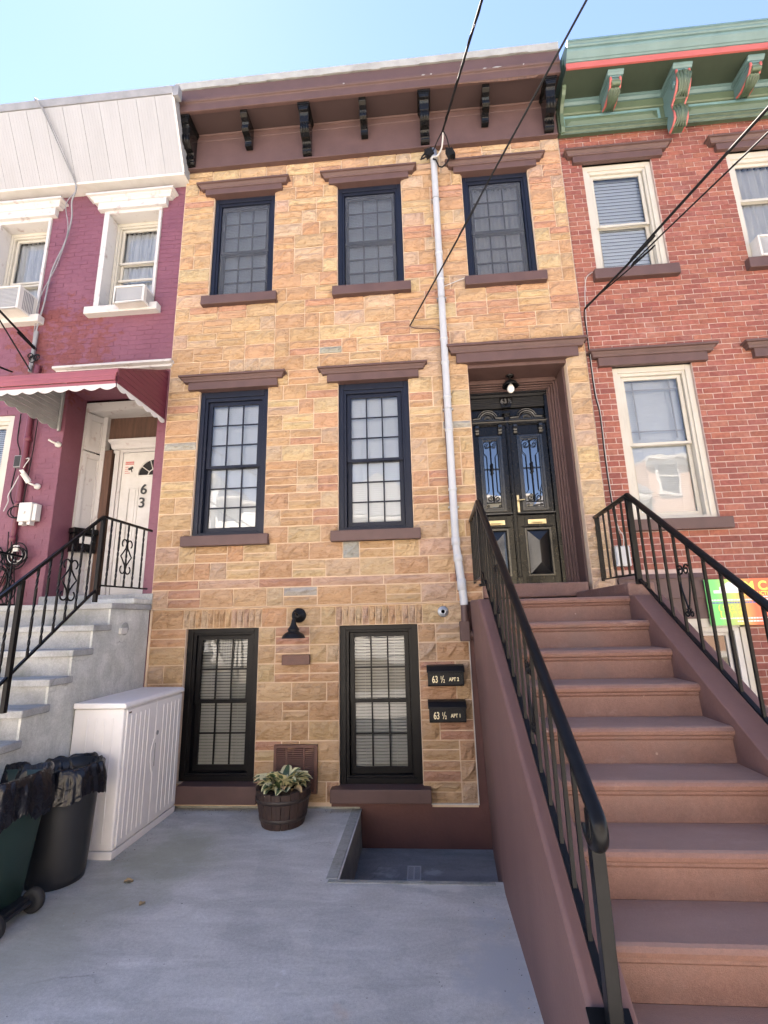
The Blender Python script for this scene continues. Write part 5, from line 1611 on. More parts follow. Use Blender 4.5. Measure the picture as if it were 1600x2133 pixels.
# gooseneck wall lamp
wl = thing('wall_lamp', 'black gooseneck barn lamp on the stone wall between the two lower windows', 'lamp', (-.772, 0, 1.87))
LXc = -.772
mb = MB(); mb.lathe(LXc, 0, [(.078, .025), (.078, .0), (.066, -.016), (.04, -.024), (.035, -.045), (.02, -.05)], 24, axis='y', cz=1.885); mb.build('backplate', M_DULL, wl)
mb = MB(); mb.tube([(LXc, -.04, 1.885), (LXc, -.10, 1.90), (LXc, -.155, 1.905), (LXc, -.19, 1.895), (LXc, -.20, 1.86), (LXc, -.20, 1.835)], .011, 8); mb.build('arm', M_DULL, wl)
mb = MB(); mb.lathe(LXc, -.20, [(.016, 1.845), (.020, 1.84), (.024, 1.815), (.033, 1.785), (.05, 1.757), (.060, 1.746), (.062, 1.742), (.056, 1.736), (.056, 1.722), (.064, 1.718), (.088, 1.705), (.106, 1.688), (.118, 1.664), (.121, 1.655), (.117, 1.655), (.10, 1.68), (.05, 1.71)], 28); mb.build('lamp_shade', M_DULL, wl)
mb = MB(); mb.lathe(LXc, -.2, [(.012, 1.715), (.03, 1.69), (.03, 1.675), (.012, 1.66)], 12); mb.build('bulb', M_WHITE, wl)
# plaque
pq = thing('plaque', 'small bronze plaque with three lines of raised lettering under the barn lamp', 'plaque', (-.795, .0, 1.426))
mb = MB(); mb.box(-.945, -.645, -.012, .03, 1.376, 1.478); mb.build('plate', M_BRONZE, pq, bevel=.003)
mb = MB(); mb.ring(-.943, -.647, 1.378, 1.476, .006, -.016, -.0121); mb.build('rim', M_BRONZE, pq, bevel=.001)
rnd = random.Random(11)
for i in range(3):      # worn raised lines, not legible in the photo
    mb = MB(); x = -.915 + .01 * i
    while x < -.69:
        w_ = rnd.uniform(.008, .02); mb.box(x, min(x + w_, -.675), -.0145, -.0118, 1.448 - i * .026, 1.460 - i * .026); x += w_ + .004
    mb.build('raised_line', M_BRONZE, pq)
# mailboxes
def mailbox(z, txt, label):
    t = thing('mailbox', label, 'mailbox', (.765, -.06, z), 'mailboxes beside the lower window')
    x0, x1 = .585, .947
    mb = MB(); mb.px([(.02, z), (-.095, z + .004), (-.105, z + .02), (-.105, z + .135), (.02, z + .19)], x0, x1); mb.build('body', M_DULL, t, bevel=.004)
    mb = MB(); mb.px([(.02, z + .203), (-.06, z + .195), (-.115, z + .150), (-.118, z + .136), (-.108, z + .138), (-.05, z + .18), (.02, z + .188)], x0 - .008, x1 + .008); mb.build('lid', M_DULL, t, bevel=.002)
    mb = MB()
    o_ = [(x0 + .02, z + .016), (x1 - .02, z + .016), (x1 - .02, z + .122), (x0 + .02, z + .122)]
    c = .014
    P = [(x0 + .02 + c, z + .016), (x1 - .02 - c, z + .016), (x1 - .02 - c, z + .016 + c), (x1 - .02, z + .016 + c), (x1 - .02, z + .122 - c), (x1 - .02 - c, z + .122 - c), (x1 - .02 - c, z + .122), (x0 + .02 + c, z + .122), (x0 + .02 + c, z + .122 - c), (x0 + .02, z + .122 - c), (x0 + .02, z + .016 + c), (x0 + .02 + c, z + .016 + c)]
    mb.tube([(a, -.106, b) for a, b in P], .0028, 4, closed=True); mb.build('panel_rim', M_DULL, t)
    text('63', 'number', t, M_GOLD, (x0 + .042, -.1065, z + .040), .092, ext=.0008, sx=.66, bold=.0016)
    text('1', 'number', t, M_GOLD, (x0 + .124, -.1065, z + .070), .046, ext=.0008, sx=.8, bold=.0008)
    mb = MB(); mb.prism([(x0 + .133, -.1065, z + .040), (x0 + .139, -.1065, z + .040), (x0 + .160, -.1065, z + .106), (x0 + .154, -.1065, z + .106)], (0, .001, 0)); mb.build('slash', M_GOLD, t)
    text('2', 'number', t, M_GOLD, (x0 + .152, -.1065, z + .040), .046, ext=.0008, sx=.8, bold=.0008)
    text(txt, 'lettering', t, M_GOLD, (x0 + .212, -.1065, z + .054), .047, ext=.0008, sx=.82, bold=.0012)
    return t
mailbox(1.152, 'APT 2', 'upper black mailbox lettered 63 1/2 APT 2')
mailbox(.812, 'APT 1', 'lower black mailbox lettered 63 1/2 APT 1')
# vent grille
vg = thing('vent_grille', 'brown louvred vent grille low on the wall behind the barrel planter', 'vent', (-.78, 0, .37))
mb = MB(); mb.ring(-1.005, -.557, .148, .598, .028, -.012, .03); mb.box(-.70, -.685, -.010, .028, .176, .57); mb.box(-.88, -.865, -.010, .028, .176, .57); mb.build('frame', M_BRONZE, vg, bevel=.002)
mb = MB(); mb.box(-.977, -.585, .022, .028, .176, .57); mb.build('backing', M_BRONZE, vg)
ml_ = MB(); ml_.prism([(-.5, -.008, -.004), (-.5, -.006, .002), (-.5, .016, .008), (-.5, .016, .002)], (1, 0, 0)); lme = ml_.data('louvre', M_BRONZE)
for i in range(22):
    for (a, b) in ((-.977, -.88), (-.865, -.70), (-.685, -.585)):
        inst('louvre', lme, vg, ((a + b) / 2, 0, .186 + i * .0176), (b - a, 1, 1))
# round pipe outlet
po = thing('pipe_outlet', 'small capped pipe outlet with a metal collar above the mailboxes', 'pipe', (.776, .02, 1.888))
mb = MB(); mb.lathe(.776, 0, [(.055, .034), (.058, .012), (.05, .006), (.034, .004), (.030, -.004), (.020, -.004), (.018, .02)], 18, axis='y', cz=1.888, cap=False); mb.build('collar', M_STONE_V if False else M_METAL, po)
mb = MB(); mb.lathe(.776, 0, [(.018, .012), (.004, .012)], 14, axis='y', cz=1.888); mb.build('opening', M_DARK, po)
for k in range(4):
    a = k * math.pi / 2 + .3
    mb = MB(); mb.lathe(.776 + .044 * math.cos(a), 0, [(.007, .010), (.006, .003), (.002, .002)], 8, axis='y', cz=1.888 + .044 * math.sin(a)); mb.build('bolt', M_METAL, po)
# porch lamp in the door recess, with the number plate
dl = thing('porch_lamp', 'black domed porch lamp with a clear bulb hung over the double door', 'lamp', (1.735, .25, 4.6))
mb = MB(); mb.tube([(1.735, .25, 4.692), (1.735, .25, 4.62)], .014, 8); mb.lathe(1.735, .25, [(.05, 4.69), (.05, 4.675), (.02, 4.665)], 14); mb.build('stem', M_BLACK, dl)
mb = MB(); mb.lathe(1.735, .25, [(.02, 4.63), (.04, 4.622), (.07, 4.602), (.09, 4.572), (.1, 4.545), (.095, 4.545), (.07, 4.58), (.03, 4.605)], 24); mb.build('lamp_shade', M_IRON, dl)
def bulbm():
    m, nt, b = nodes('clear_bulb_glass')
    b.inputs['Base Color'].default_value = (.78, .78, .74, 1); b.inputs['Roughness'].default_value = .05; b.inputs['Coat Weight'].default_value = .6
    return m
mb = MB(); mb.lathe(1.735, .25, [(.012, 4.58), (.03, 4.555), (.044, 4.52), (.040, 4.487), (.02, 4.465), (.004, 4.46)], 16); mb.build('bulb', bulbm(), dl)
npl = thing('number_plate', 'black shield number plate reading 63 1/2 above the double door', 'sign', (1.7, .44, 4.44))
mb = MB(); mb.prism([(1.625, .435, 4.50), (1.625, .435, 4.44), (1.65, .435, 4.36), (1.75, .435, 4.36), (1.78, .435, 4.44), (1.78, .435, 4.50)], (0, .018, 0)); mb.build('plate', M_BLACK, npl, bevel=.003)
text('63', 'number', npl, M_GREYTXT, (1.632, .432, 4.415), .085, ext=.003, sx=.95, bold=.001); text('1', 'number', npl, M_GREYTXT, (1.722, .432, 4.445), .045, ext=.003); text('2', 'number', npl, M_GREYTXT, (1.746, .432, 4.415), .045, ext=.003)
mb = MB(); mb.prism([(1.727, .430, 4.413), (1.732, .430, 4.413), (1.757, .430, 4.475), (1.752, .430, 4.475)], (0, .003, 0)); mb.build('slash', M_GREYTXT, npl)

# contractor's sign on the brick wall --------------------------------------
sg = thing('contractor_sign', 'green and orange M C construction sign on the brick wall above the basement window', 'sign', (3.85, -.03, 1.68))
M_SGN = pm('sign_green', (.22, .62, .16), (.20, .58, .15), 2, .4)
M_SOR = pm('sign_orange', (.80, .20, .05), (.80, .16, .06), 2, .4)
M_SYEL = pm('sign_yellow', (.85, .78, .12), None, 2, .4)
M_SWH = pm('sign_white', (.80, .80, .78), None, 2, .4)
M_SBL = pm('sign_blue', (.12, .16, .42), None, 2, .4)
def sign_face():
    m, nt, b = nodes('printed_sign_face')
    sx = N(nt, 'ShaderNodeSeparateXYZ'); nt.links.new(nt.nodes.new('ShaderNodeNewGeometry').outputs['Position'], sx.inputs[0])
    mr = N(nt, 'ShaderNodeMapRange'); mr.inputs['From Min'].default_value = 3.43; mr.inputs['From Max'].default_value = 4.15
    nt.links.new(sx.outputs[0], mr.inputs[0])
    r = nt.nodes.new('ShaderNodeValToRGB'); e = r.color_ramp.elements
    e[0].position = .12; e[0].color = (.15, .62, .16, 1); e[1].position = .62; e[1].color = (.80, .14, .05, 1)
    e2 = e.new(.38); e2.color = (.52, .55, .14, 1)
    nt.links.new(mr.outputs[0], r.inputs[0]); nt.links.new(r.outputs[0], b.inputs['Base Color']); b.inputs['Roughness'].default_value = .4
    return m
mb = MB(); mb.box(3.425, 4.20, -.032, -.020, 1.685, 2.14); mb.build('board', sign_face(), sg)
yv = -.0335
mb = MB()
mb.prism([(3.50, yv, 2.0), (3.78, yv, 2.0), (3.78, yv, 2.04), (3.66, yv, 2.115), (3.56, yv, 2.06), (3.56, yv, 2.03), (3.50, yv, 2.03)], (0, .0012, 0)); mb.build('house_logo', M_SWH, sg)
text('M C', 'lettering', sg, M_SYEL, (3.80, yv - .0005, 2.025), .125, ext=.0006, bold=.004)
text('CONSTRUCTION', 'lettering', sg, M_SYEL, (3.735, yv - .0005, 1.975), .052, ext=.0005, sx=.86, bold=.0015)
for i, (xa, xb, z_, m_) in enumerate(((3.90, 4.06, 1.95, M_SWH), (3.47, 4.16, 1.925, M_SWH), (3.47, 4.16, 1.898, M_SBL), (3.52, 4.14, 1.745, M_SWH), (3.68, 4.0, 1.715, M_SWH))):
    rnd = random.Random(i); mb = MB(); x = xa
    while x < xb:
        w_ = rnd.uniform(.01, .03); mb.box(x, x + w_, yv, yv + .0012, z_, z_ + .014); x += w_ + .005
    mb.build('text_line', m_, sg)
text('( 6 )2 6-', 'lettering', sg, M_SYEL, (3.515, yv - .0005, 1.835), .072, ext=.0005, bold=.002, sx=1.0)
text('( 5 )9 8-', 'lettering', sg, M_SYEL, (3.525, yv - .0005, 1.772), .072, ext=.0005, bold=.002, sx=1.0)

# fixtures on the maroon wall ------------------------------------------------
pp = thing('wall_pipe', 'maroon painted conduit running up the maroon wall beside the lower window', 'conduit', (-4.22, 0, 3))
mb = MB(); mb.tube([(-4.25, .01, 2.30), (-4.22, .01, 2.7), (-4.215, .01, 3.2), (-4.225, .01, 4.3), (-4.23, .01, 5.10)], .033, 10); mb.build('pipe', M_AWND, pp)
for z in (3.27, 2.85, 4.1): 
    mb = MB(); mb.lathe(-4.216, .01, [(.036, z - .03), (.041, z - .025), (.041, z + .025), (.036, z + .03)], 10); mb.build('coupling', M_AWND, pp)
pp2 = thing('wall_pipe', 'thin grey conduit topped with a clutch of cables above the awning', 'conduit', (-4.25, 0, 5.2))
mb = MB(); mb.tube([(-4.33, .01, 5.02), (-4.32, .01, 5.6)], .022, 8); mb.build('pipe', M_GREYCAP, pp2)
for i, (dx, dz) in enumerate(((.0, .0), (.05, .02), (-.04, .05))):
    mb = MB(); mb.tube(spiral((-4.29 + dx, 5.18 + dz), .06 - i * .012, .03, 40 * i, 1.6, 18, w=-.02), .006, 5); mb.build('cable_loop', M_CABLE, pp2)
ap = [(-4.55, -.05, 9.0), (-4.50, -.62, 8.68), (-4.36, -.60, 8.45), (-4.25, -.42, 8.2), (-4.20, -.18, 7.75), (-4.20, -.02, 7.6), (-4.19, -.12, 7.56), (-4.24, -.06, 7.36), (-4.29, 0, 7.0), (-4.33, .0, 6.5), (-4.38, .0, 6.1), (-4.36, .0, 5.6), (-4.36, .0, 5.2)]
cable('roof_cable', 'grey cable hanging from the roof edge over the white siding', [(-4.32, -.3, 8.70), (-4.30, -.58, 8.67), (-4.22, -.60, 8.58), (-4.13, -.50, 8.36), (-4.05, -.37, 8.1), (-3.98, -.22, 7.86), (-3.93, -.14, 7.68), (-4.00, -.10, 7.5), (-4.03, -.03, 7.3), (-4.10, .0, 6.95), (-4.23, .0, 6.5), (-4.27, .0, 6.0), (-4.32, .0, 5.6), (-4.30, .0, 5.1)], .010, M_GREYCAP)
cable('roof_cable', 'second thinner grey cable hanging loose beside the first on the siding', [(-4.31, -.3, 8.69), (-4.27, -.58, 8.66), (-4.16, -.58, 8.50), (-4.02, -.37, 8.1), (-3.95, -.20, 7.8), (-3.93, -.13, 7.66), (-4.07, -.11, 7.45), (-4.06, -.03, 7.1), (-4.17, .0, 6.6), (-4.34, .0, 6.1), (-4.35, .0, 5.7), (-4.33, .0, 5.2)], .006, M_GREYCAP)
E0 = Vector((-4.30, -.02, 5.36)); E1 = ray_at_y(0, 648, -.9)
cable('overhead_cable', 'thick black cable reaching the maroon wall under the air conditioner', [E0, E0.lerp(E1, .5) + Vector((0, 0, -.03)), E1, extend(E0, E1, -16)], .013, M_CABLE)
F0 = Vector((-4.30, -.02, 5.02)); F1 = ray_at_y(0, 668, -.5)
cable('overhead_cable', 'thin dark cable slanting down the maroon wall to the grey conduit', [F0, F1, extend(F0, F1, -5)], .009, M_CABLE, smooth=False)
G0 = Vector((-4.55, -.02, 5.02)); G1 = ray_at_y(0, 765, -.4)
cable('overhead_cable', 'short black cable entering just above the awning front', [G0, G1, extend(G0, G1, -4)], .012, M_CABLE, smooth=False)
rnd = random.Random(5)
cable('hanging_cable', 'black cable hanging down the maroon wall beside the painted conduit', [(-4.37, .02, 4.45), (-4.36, .02, 4.1), (-4.30, .02, 3.92), (-4.33, .02, 3.7), (-4.34, .02, 3.4), (-4.25, .01, 3.22), (-4.22, -.02, 3.1)], .007, M_CABLE)
cable('hanging_cable', 'black wire parallel to the painted conduit on its far side', [(-4.13, .02, 4.5), (-4.135, .02, 4.0), (-4.15, .02, 3.6), (-4.16, .02, 3.3), (-4.12, .0, 3.15)], .006, M_CABLE)
cable('hanging_cable', 'white wire wandering from the small grey box down the maroon wall', [(-4.24, .0, 3.82), (-4.15, .0, 3.84), (-4.20, -.01, 3.72), (-4.28, -.01, 3.52), (-4.33, -.02, 3.38), (-4.32, -.02, 3.3), (-4.36, -.02, 3.18)], .006, M_WCABLE)
cbn = thing('cable_bundle', 'tangle of coiled black cables hanging on the maroon wall above the stoop', 'cable bundle', (-4.2, -.03, 2.6))
for (x, z, r0, n_, m_) in ((-4.11, 2.63, .12, 4, M_CABLE), (-4.30, 2.36, .17, 4, M_CABLE), (-4.36, 2.62, .10, 2, M_CABLE), (-4.10, 2.66, .10, 2, M_WCABLE), (-4.22, 2.24, .20, 1, M_CABLE), (-4.20, 3.18, .09, 2, M_CABLE)):
    for k in range(n_):
        mb = MB(); c_ = (x + rnd.uniform(-.02, .02), z + rnd.uniform(-.02, .02)); rr = r0 * rnd.uniform(.8, 1.12); sq = rnd.uniform(.7, 1.25)
        P = [(c_[0] + rr * math.cos(a * math.pi / 10), -.02 - .012 * k, c_[1] + rr * sq * math.sin(a * math.pi / 10)) for a in range(20)]
        mb.tube(P, .007, 5, closed=True); mb.build('coil', m_, cbn)
for k in range(7):
    mb = MB(); x = -4.42 + k * .055
    mb.tube([(x, -.02, 2.75 + rnd.uniform(-.1, .2)), (x + rnd.uniform(-.06, .06), -.03, 2.5), (x + rnd.uniform(-.08, .08), -.025, 2.25), (x + rnd.uniform(-.05, .05), -.02, 2.08)], .006, 5); mb.build('strand', M_CABLE, cbn)
mb = MB(); mb.box(-4.14, -4.08, -.05, -.03, 2.69, 2.76); mb.build('tie', M_WHITE, cbn)
gb = thing('grey_box', 'small grey cable box high on the maroon wall under the awning', 'cable box', (-4.28, 0, 3.8))
mb = MB(); mb.box(-4.33, -4.24, -.02, .03, 3.73, 3.88); mb.build('box', M_GREYCAP, gb, bevel=.004); mb = MB(); mb.box(-4.322, -4.248, -.024, -.0201, 3.74, 3.87); mb.build('cover', M_TYRE, gb)
tb_ = thing('telephone_box', 'white telephone junction box on the maroon wall beside the door', 'junction box', (-4.05, 0, 3.15))
mb = MB(); mb.box(-4.14, -3.975, -.06, .03, 3.04, 3.27); mb.build('box', M_WHITE, tb_, bevel=.01)
mb = MB(); mb.box(-3.97, -3.925, -.045, .03, 3.05, 3.25); mb.box(-3.976, -3.97, -.03, .03, 3.06, 3.24); mb.build('side_box', M_WHITE, tb_, bevel=.006)
for a_, b_ in ((-4.12, -4.07), (-4.02, -3.98)):
    mb = MB(); mb.box(a_, b_, -.05, .02, 3.0, 3.0395); mb.build('lug', M_WHITE, tb_, bevel=.003)
mb = MB(); mb.lathe(-4.06, 0, [(.018, -.0605), (.014, -.07)], 10, axis='y', cz=3.15); mb.build('screw', M_WHITE, tb_)
def camera_thing(x, z, label, body):
    t = thing('security_camera', label, 'camera', (x, 0, z))
    mb = MB(); mb.lathe(x, 0, [(.035, .035), (.035, .01), (.02, .0), (.012, -.01)], 14, axis='y', cz=z); mb.build('mount', M_WHITE, t)
    mb = MB(); mb.tube([(x, -.005, z), (x - .03, -.05, z + .015), (x - .06, -.06, z + .035)], .012, 8); mb.build('arm', M_WHITE, t)
    if body:
        mb = MB(); mb.tube([(x - .05, -.05, z + .03), (x - .075, -.09, z + .10), (x - .09, -.11, z + .13)], .030, 10); mb.build('body', M_WHITE, t)
        mb = MB(); mb.prism([(x - .03, -.05, z + .06), (x - .075, -.13, z + .165), (x - .135, -.12, z + .165), (x - .09, -.04, z + .06)], (0, .004, .006)); mb.build('sun_shield', M_WHITE, t)
camera_thing(-4.015, 3.485, 'white security camera with a sun shield on the maroon wall', True)
camera_thing(-3.82, 4.01, 'empty white camera mount near the corner under the awning', False)
lm = thing('black_mailbox', 'black mailbox with a white label in the white door surround', 'mailbox', (-3.63, .3, 2.85))
RM = Matrix.Rotation(R(62), 4, 'Z')
def turned(mb, c):
    M_ = Matrix.Translation(c) @ RM @ Matrix.Translation(-Vector(c)); mb.v = [tuple(M_ @ Vector(p)) for p in mb.v]; return mb
c0 = (-3.66, .42, 2.85)
turned(MB().box(-3.80, -3.52, .36, .46, 2.72, 2.95), c0).build('body', M_BLACK, lm, bevel=.006)
turned(MB().box(-3.81, -3.51, .34, .47, 2.9505, 3.02), c0).build('lid', M_BLACK, lm, bevel=.01)
turned(MB().box(-3.72, -3.57, .356, .3595, 2.83, 2.92), c0).build('label', M_WHITE, lm)
jn = thing('wall_bracket', 'white clip fixed in a rough hole high on the pale stoop wall', 'bracket', (-2.45, -.45, 1.78))
mb = MB(); mb.box(-2.451, -2.42, -.52, -.42, 1.74, 1.80); mb.build('clip', M_WHITE, jn, bevel=.004)
mb = MB(); mb.lathe(0, -.42, [(.065, -2.4515), (.06, -2.448), (.03, -2.447)], 12, axis='x', cz=1.79); mb.build('hole_rim', M_KERB, jn)
# window air conditioners
def ac(x0, x1, yf, z0, z1, label):
    t = thing('air_conditioner', label, 'air conditioner', ((x0 + x1) / 2, .1, z0), 'window air conditioners')
    mb = MB(); mb.box(x0, x1, yf + .02, .24, z0, z1); mb.build('case', M_WHITE, t, bevel=.008)
    mb = MB(); mb.ring(x0 - .002, x1 + .002, z0 - .002, z1 + .002, .025, yf - .004, yf + .0195); mb.build('front_frame', M_WHITE, t, bevel=.005)
    mb = MB(); mb.box(x0 + .025, x1 - .025, yf + .012, yf + .0195, z0 + .025, z1 - .025); mb.build('coil_panel', M_ACOIL, t)
    n = 14
    for i in range(n):
        mb = MB(); z = z0 + .03 + (z1 - z0 - .06) * (i + .5) / n
        mb.box(x0 + .026, x1 - .026, yf + .002, yf + .011, z - .003, z + .003); mb.build('grille_bar', M_PIPE, t)
    for i in range(7):
        mb = MB(); y = yf + .06 + i * .024
        mb.box(x1 + .0005, x1 + .003, y, y + .012, z0 + .03, z1 - .03); mb.build('side_slot', M_GREYCAP, t)
    return t
ac(-3.175, -2.775, -.18, 5.79, 6.03, 'white air conditioner sticking out of the maroon house window next to the stone house')
ac(-4.86, -4.40, -.24, 5.78, 6.11, 'larger white air conditioner in the window at the far end of the maroon house')
ac(4.68, 5.10, -.05, 5.875, 6.15, 'white air conditioner in the upper window at the far end of the brick house')
# ================================================================== things in the yard
# resin storage cabinet
sc_ = thing('storage_cabinet', 'beige ribbed plastic storage cabinet with a pitched lid against the pale stoop wall', 'cabinet', (-2.22, -.54, 0))
CX0, CX1, CY0, CY1, CZ = -2.442, -1.995, -1.036, -.045, 1.13
mb = MB(); mb.box(CX0, CX1, CY0, CY1, .06, CZ); mb.build('body', M_RESIN, sc_, bevel=.012)
mb = MB(); mb.box(CX0 - .0, CX1 + .006, CY0 - .006, CY1, .0, .058); mb.build('base', M_RESIN, sc_, bevel=.006)
mb = MB(); mb.prism([(CX0, CY0 - .018, CZ + .004), (CX1 + .026, CY0 - .018, CZ + .004), (CX1 + .026, CY0 - .018, CZ + .03), (CX1 + .01, CY0 - .018, CZ + .048), (CX0, CY0 - .018, CZ + .052)], (0, CY1 - CY0 + .02, 0)); mb.build('lid', M_RESIN, sc_, bevel=.008)
ym = (CY0 + CY1) / 2
for (a, b) in ((CY0 + .035, ym - .003), (ym + .003, CY1 - .02)):
    mb = MB(); mb.box(CX1 + .0005, CX1 + .014, a, b, .075, CZ - .012)
    dr = mb.build('cabinet_door', M_RESIN, sc_, bevel=.006)
    n = 5
    for i in range(n):
        y = a + .06 + (b - a - .16) * i / (n - 1) * .92 + (.0 if a < ym - .1 else .06)
        mb = MB(); mb.box(CX1 + .0145, CX1 + .020, y - .006, y + .006, .10 + .02, CZ - .06); mb.build('rib', M_RESIN, dr, bevel=.002)
for i in range(4):
    x = CX0 + .13 + i * .075
    mb = MB(); mb.box(x - .006, x + .006, CY0 - .006, CY0 - .0005, .12, CZ - .07); mb.build('rib', M_RESIN, sc_, bevel=.002)
mb = MB(); mb.prism([(CX1 + .0145, ym - .055, .60), (CX1 + .0145, ym - .02, .50), (CX1 + .0145, ym + .02, .52), (CX1 + .0145, ym + .03, .60), (CX1 + .0145, ym + .03, .70), (CX1 + .0145, ym + .02, .77), (CX1 + .0145, ym - .02, .79), (CX1 + .0145, ym - .055, .70)], (.006, 0, 0)); mb.build('handle', M_RESIN, sc_, bevel=.003)
mb = MB(); mb.box(CX1 + .0207, CX1 + .024, ym - .006, ym + .008, .55, .75); mb.build('grip', M_GREYCAP, sc_, bevel=.002)
mb = MB(); mb.lathe(0, ym + .035, [(.02, CX1 + .014), (.02, CX1 + .019), (.008, CX1 + .021)], 14, axis='x', cz=.83); mb.build('lock', M_GREYCAP, sc_)
mb = MB(); mb.box(CX1 + .0145, CX1 + .018, CY0 + .05, CY0 + .085, CZ - .045, CZ - .033); mb.build('badge', M_BRONZE, sc_)

# bins with bag liners
def liner(cx, cy, shape, z_rim, drop_in, drop_out, seed, name_label, cat_group=None):
    """crumpled black bag folded over a bin's rim; shape(a) -> (x, y) radius factors"""
    rnd = random.Random(seed); n = 120
    hem = [rnd.uniform(-.012, .012) for _ in range(n)]
    mb = MB(); V = []
    lv = [(-.05, -drop_in), (-.035, -drop_in * .5), (-.012, -.06), (.000, .004), (.012, .016), (.026, .004), (.034, -.04), (.040, -drop_out * .35), (.046, -drop_out * .7), (.050, -drop_out)]
    for li, (dr_, dz) in enumerate(lv):
        for k in range(n):
            a = 2 * math.pi * k / n
            x, y = shape(a)
            L = math.hypot(x, y)
            nz1 = mnoise.noise(Vector((math.cos(a) * 3.2 + seed, math.sin(a) * 3.2, li * .22)))
            nz2 = mnoise.noise(Vector((math.cos(a) * 8 + seed, math.sin(a) * 8, li * .35 + 7)))
            amp = .5 if li in (3, 4) else 1
            fold = abs(math.sin(a * 9 + 2.5 * nz1 + seed)) ** 3 * .008 * min(1, max(0, li - 3) / 3) + abs(math.sin(a * 13 + 3 * nz1)) ** 4 * .006
            w = dr_ + fold + (.024 * nz1 + .014 * nz2) * amp * (1 if li > 4 else 1.3)
            z = z_rim + dz + .016 * nz1 + .012 * nz2 + (hem[k] + .03 * math.sin(a * 5 + seed) if li == len(lv) - 1 else 0)
            V.append((cx + x * (1 + w / L), cy + y * (1 + w / L), z))
    nl = len(lv)
    F = [(i * n + k, i * n + (k + 1) % n, (i + 1) * n + (k + 1) % n, (i + 1) * n + k) for i in range(nl - 1) for k in range(n)]
    T = []
    for f in F:
        T += [(f[0], f[1], f[2]), (f[0], f[2], f[3])]
    mb.mesh(V, F, 0, True)
    mb.poly(V[:n])
    o = mb.build('bin_liner', M_BAG)
    return tag(o, name_label, 'bin bag', cat_group)
rb = thing('rubbish_bin', 'round charcoal plastic rubbish bin standing beside the storage cabinet', 'bin', (-2.24, -1.32, 0))
mb = MB(); mb.lathe(-2.225, -1.33, [(.17, .0), (.185, .004), (.192, .05), (.215, .5), (.222, .66), (.230, .67), (.230, .70), (.224, .70), (.214, .66), (.18, .06), (.05, .05)], 40); mb.build('body', M_BBIN, rb)
for sgn in (-1, 1):
    mb = MB(); a = R(-60) if sgn > 0 else R(120)
    cx, cy = -2.225 + .235 * math.cos(a), -1.33 + .235 * math.sin(a)
    mb.cbox(cx, cy, .60, .03, .12, .05, M=Matrix.Rotation(a, 3, 'Z')); mb.build('handle', M_BBIN, rb, bevel=.008)
liner(-2.225, -1.33, lambda a: (.224 * math.cos(a), .224 * math.sin(a)), .785, .30, .20, 3, 'black bag lining the round charcoal bin')
mb = MB(); mb.lathe(-2.225, -1.33, [(.222, .66), (.229, .70), (.229, .78), (.223, .785), (.216, .70)], 40); mb.build('rim', M_BBIN, rb)
wb = thing('wheelie_bin', 'dark green wheeled bin at the edge of the yard', 'bin', (-2.30, -1.92, 0))
GX, GY = -2.315, -1.915
def sq(ax, ay, r_=.06):
    P = []
    for qx, qy in ((1, 1), (-1, 1), (-1, -1), (1, -1)):
        for k in range(5):
            base = {(1, 1): 0, (-1, 1): 90, (-1, -1): 180, (1, -1): 270}[(qx, qy)]
            a = R(base + k * 22.5)
            P.append((qx * (ax - r_) + r_ * math.cos(a), qy * (ay - r_) + r_ * math.sin(a)))
    return P
mb = MB(); V = []
secs = [(.175, .185, .10), (.185, .195, .11), (.232, .235, .62), (.238, .24, .80), (.252, .255, .81), (.252, .255, .84), (.235, .24, .84), (.225, .23, .75)]
for ax, ay, z in secs:
    V += [(GX + p[0], GY + p[1], z) for p in sq(ax, ay)]
mb.mesh(V, [(i * 20 + k, i * 20 + (k + 1) % 20, (i + 1) * 20 + (k + 1) % 20, (i + 1) * 20 + k) for i in range(len(secs) - 1) for k in range(20)], 0, True)
mb.poly(V[:20]); mb.build('body', M_GBIN, wb)
mb = MB(); mb.tube([(GX + .245, GY - .16, .07), (GX + .245, GY + .22, .07)], .014, 8); mb.box(GX + .12, GX + .235, GY - .15, GY + .17, .05, .10); mb.build('axle', M_BBIN, wb)
for y in (GY - .12, GY + .185):
    mb = MB(); mb.lathe(GX + .245, 0, [(.03, y - .026), (.062, y - .026), (.072, y - .015), (.072, y + .015), (.062, y + .026), (.03, y + .026)], 24, axis='y', cz=.072)
    w_ = mb.build('wheel', M_TYRE, wb)
    mb = MB(); mb.lathe(GX + .245, 0, [(.040, y - .0275), (.034, y - .0262), (.012, y - .029), (.004, y - .029)], 16, axis='y', cz=.072); mb.build('hub', M_BBIN, w_)
mb = MB(); mb.tube([(GX + .24, GY - .17, .78), (GX + .262, GY - .17, .80), (GX + .262, GY + .17, .80), (GX + .24, GY + .17, .78)], .012, 8); mb.build('handle', M_GBIN, wb)
def sqs(a):
    c, s_ = math.cos(a), math.sin(a); p = 5
    r_ = (abs(c / .245) ** p + abs(s_ / .248) ** p) ** (-1 / p)
    return (r_ * c, r_ * s_)
liner(GX, GY, sqs, .862, .30, .235, 9, 'black bag draped over the dark green wheeled bin')

